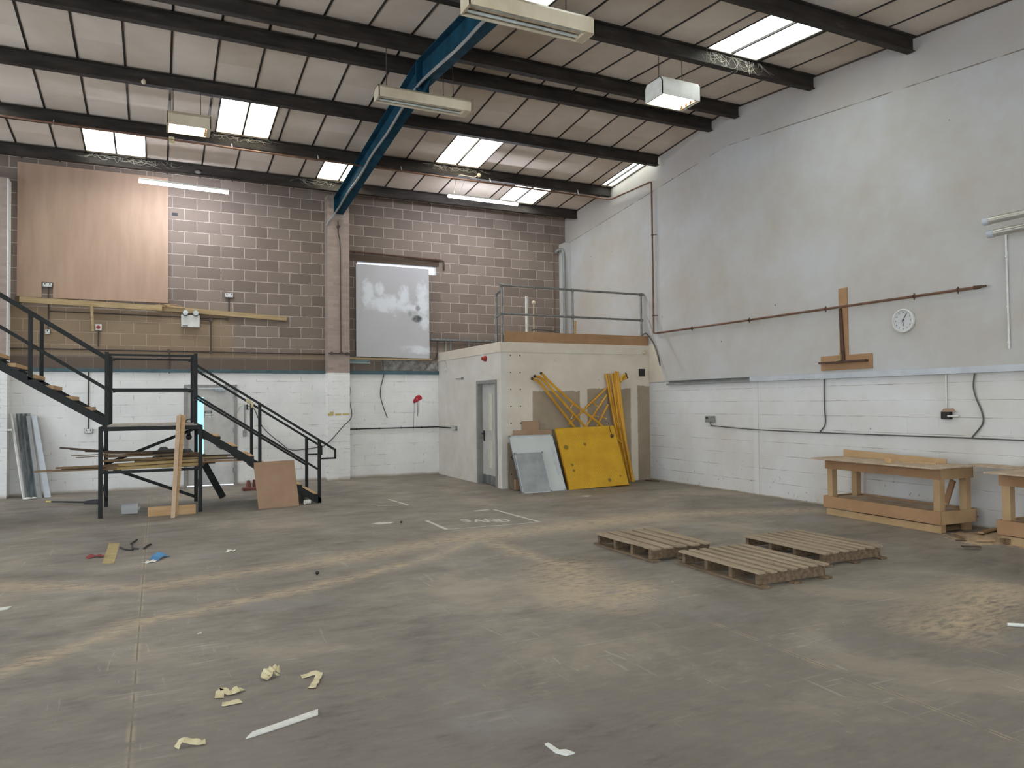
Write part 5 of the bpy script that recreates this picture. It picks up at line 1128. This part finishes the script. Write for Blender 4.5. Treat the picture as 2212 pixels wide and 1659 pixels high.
scrap([(.572, 4.585), (.60, 4.64, .02), (.64, 4.67, .03), (.675, 4.665, .01)], 'tape', 'tape_scrap', 'crumpled masking tape wad, farthest left of the upper two', 'litter', .055, .03, G)
scrap([(.655, 4.60, .01), (.63, 4.62, .025), (.60, 4.60, .004)], 'tape', 'tape_scrap', 'curl of masking tape touching the crumpled wad', 'litter', .03, .02, G)
scrap([(.775, 4.53), (.82, 4.535, .008), (.875, 4.53, .012), (.86, 4.47, .006), (.80, 4.33)], 'tape', 'tape_scrap', 'masking tape scrap folded into a hook shape on the concrete', 'litter', .045, .012, G)
scrap([(.315, 4.42), (.335, 4.51, .02), (.37, 4.46, .006), (.42, 4.47, .012), (.445, 4.49)], 'tape', 'tape_scrap', 'bent masking tape scrap lying above a flat one', 'litter', .045, .02, G)
scrap([(.322, 4.32), (.36, 4.315), (.42, 4.325)], 'tape', 'tape_scrap', 'flat masking tape scrap above the long white strip', 'litter', .05, .008, G)
scrap([(.088, 3.865), (.11, 3.885, .03), (.16, 3.875, .012), (.215, 3.875)], 'tape', 'tape_scrap', 'dirty rolled masking tape nearest the bottom left corner', 'litter', .038, .016, G)
tag(MB((.6, 3.9, 0)).prism([(.392, 3.832, .001), (.43, 3.892, .001), (.60, 3.955, .001), (.775, 4.022, .001), (.762, 3.955, .001), (.60, 3.898, .001), (.44, 3.845, .001)], (0, 0, .006)).build('paper_strip', 'white_paper'), 'long white paper strip lying on the foreground concrete', 'strip')
tag(MB((1.67, 3.05, 0)).prism([(1.655, 3.125, .001), (1.675, 3.128, .001), (1.685, 3.04, .001), (1.715, 3.03, .001), (1.735, 2.985, .001), (1.69, 2.985, .001), (1.66, 3.03, .001)], (0, 0, .008)).build('paper_scrap', 'white_paper'), 'white L-shaped paper scrap at the bottom centre', 'litter')
tag(MB((-1.1, 7.15, 0)).prism([(-1.25, 7.08, .001), (-1.07, 7.13, .001), (-1.05, 7.20, .001), (-1.25, 7.16, .001)], (0, 0, .01)).build('paper_strip', 'white_paper'), 'white strip on the floor at the left-hand edge', 'strip')
tag(MB((5.5, 3.2, 0)).tube([(5.43, 3.245, .013), (5.56, 3.13, .013)], .013, 8).build('white_tube', 'white_paper'), 'white stub of pipe on the floor at the right-hand edge', 'pipe')
scrap([(.70, 8.74), (.74, 8.76, .012), (.78, 8.77), (.765, 8.70, .01)], 'white_paper', 'paper_scrap', 'small white paper scrap on the floor mid left', 'litter', .04, .015)
tag(MB((.28, 5.74, 0)).prism([(.262, 5.735, .001), (.275, 5.755, .001), (.295, 5.752, .001), (.292, 5.733, .001)], (0, 0, .003)).build('paper_scrap', 'white_paper'), 'tiny white paper fleck beside the pale sawdust streak', 'litter')
scrap([(-.66, 9.08), (-.60, 9.14, .015), (-.55, 9.16), (-.52, 9.09, .01)], 'redcloth', 'red_rag', 'small red scrap left of the yellow floor line', 'litter', .06, .02)
scrap([(-.02, 8.60), (.03, 8.72, .03), (.07, 8.78, .01), (.10, 8.82)], 'bluecloth', 'blue_glove', 'crumpled blue glove on the floor right of the yellow line', 'glove', .10, .05)
scrap([(-.10, 8.52), (-.04, 8.56, .012), (.0, 8.55)], 'white_paper', 'paper_scrap', 'white scrap touching the crumpled blue glove', 'litter', .05, .015)
G = 'bits of black cable'
for pts, lab in (([(-.37, 9.60, .01), (-.32, 9.44, .01), (-.23, 9.34, .01)], 'longest curved bit of black cable right of the yellow line'), ([(-.25, 9.70, .01), (-.24, 9.48, .01), (-.18, 9.38, .01)], 'bent bit of black cable in the middle of the four'),
                 ([(-.127, 9.36, .01), (-.09, 9.55, .01), (-.055, 9.62, .01)], 'rightmost bit of black cable, curving upward'), ([(-.265, 9.76, .01), (-.22, 9.98, .01), (-.205, 10.05, .01)], 'farthest bit of black cable above the others')):
    tag(MB(pts[0]).tube(arc(pts, 4), .009, 6).build('cable_offcut', 'dark'), lab, 'cable', G)
tag(MB((1.38, 7.19, 0)).ball((1.38, 7.19, .016), .018, 8, 6, (1, 1.2, .9)).build('black_nut', 'dark'), 'small black nut on the bare concrete between the sawdust tracks', 'nut')
tag(MB((2.93, 9.85, 0)).ball((2.99, 9.72, .014), .018, 8, 6, (1, 1, .8)).build('dark_pebble', 'dark'), 'small dark lump on the floor just left of the SAND box', 'lump')
tag(MB((9.0, 12.3, 0)).bar((8.95, 12.42, .01), (9.06, 12.12, .01), .03, .015).build('floor_lath', 'plank_dark'), 'thin dark lath on the floor in the corner by the office', 'lath')

# ------------------------------------------------------------------ daylight, camera, colour
wd = bpy.data.worlds.new('sky'); SC.world = wd; wd.use_nodes = True
bg = wd.node_tree.nodes['Background']; bg.inputs[0].default_value = (.80, .90, 1.0, 1); bg.inputs[1].default_value = 4.0

cd = bpy.data.cameras.new('camera'); cam = bpy.data.objects.new('camera', cd); COL.objects.link(cam); SC.camera = cam
cd.sensor_fit = 'HORIZONTAL'; cd.sensor_width = 36; cd.lens = 1599.125/2212*36; cd.clip_start = .05; cd.clip_end = 200
yaw, pit, rol = 4.48044072e-01, 2.44114021e-02, -9.94754387e-03
Fv = Vector((math.sin(yaw)*math.cos(pit), math.cos(yaw)*math.cos(pit), math.sin(pit))); r0 = Vector((math.cos(yaw), -math.sin(yaw), 0)); u0 = r0.cross(Fv)
rv = r0*math.cos(rol)+u0*math.sin(rol); uv = -r0*math.sin(rol)+u0*math.cos(rol)
cam.matrix_world = Matrix(((rv.x, uv.x, -Fv.x, 0), (rv.y, uv.y, -Fv.y, 0), (rv.z, uv.z, -Fv.z, 1.62), (0, 0, 0, 1)))

vs_ = SC.view_settings; vs_.view_transform = 'Standard'; vs_.look = 'None'; vs_.gamma = 1; vs_.use_curve_mapping = False; vs_.exposure = 0.2
SC.cycles.use_denoising = True
SC.cycles.max_bounces = 6; SC.cycles.diffuse_bounces = 4; SC.cycles.glossy_bounces = 2; SC.cycles.transparent_max_bounces = 6
SC.cycles.use_adaptive_sampling = True; SC.cycles.adaptive_threshold = .1; SC.cycles.adaptive_min_samples = 8
SC.cycles.caustics_reflective = False; SC.cycles.caustics_refractive = False
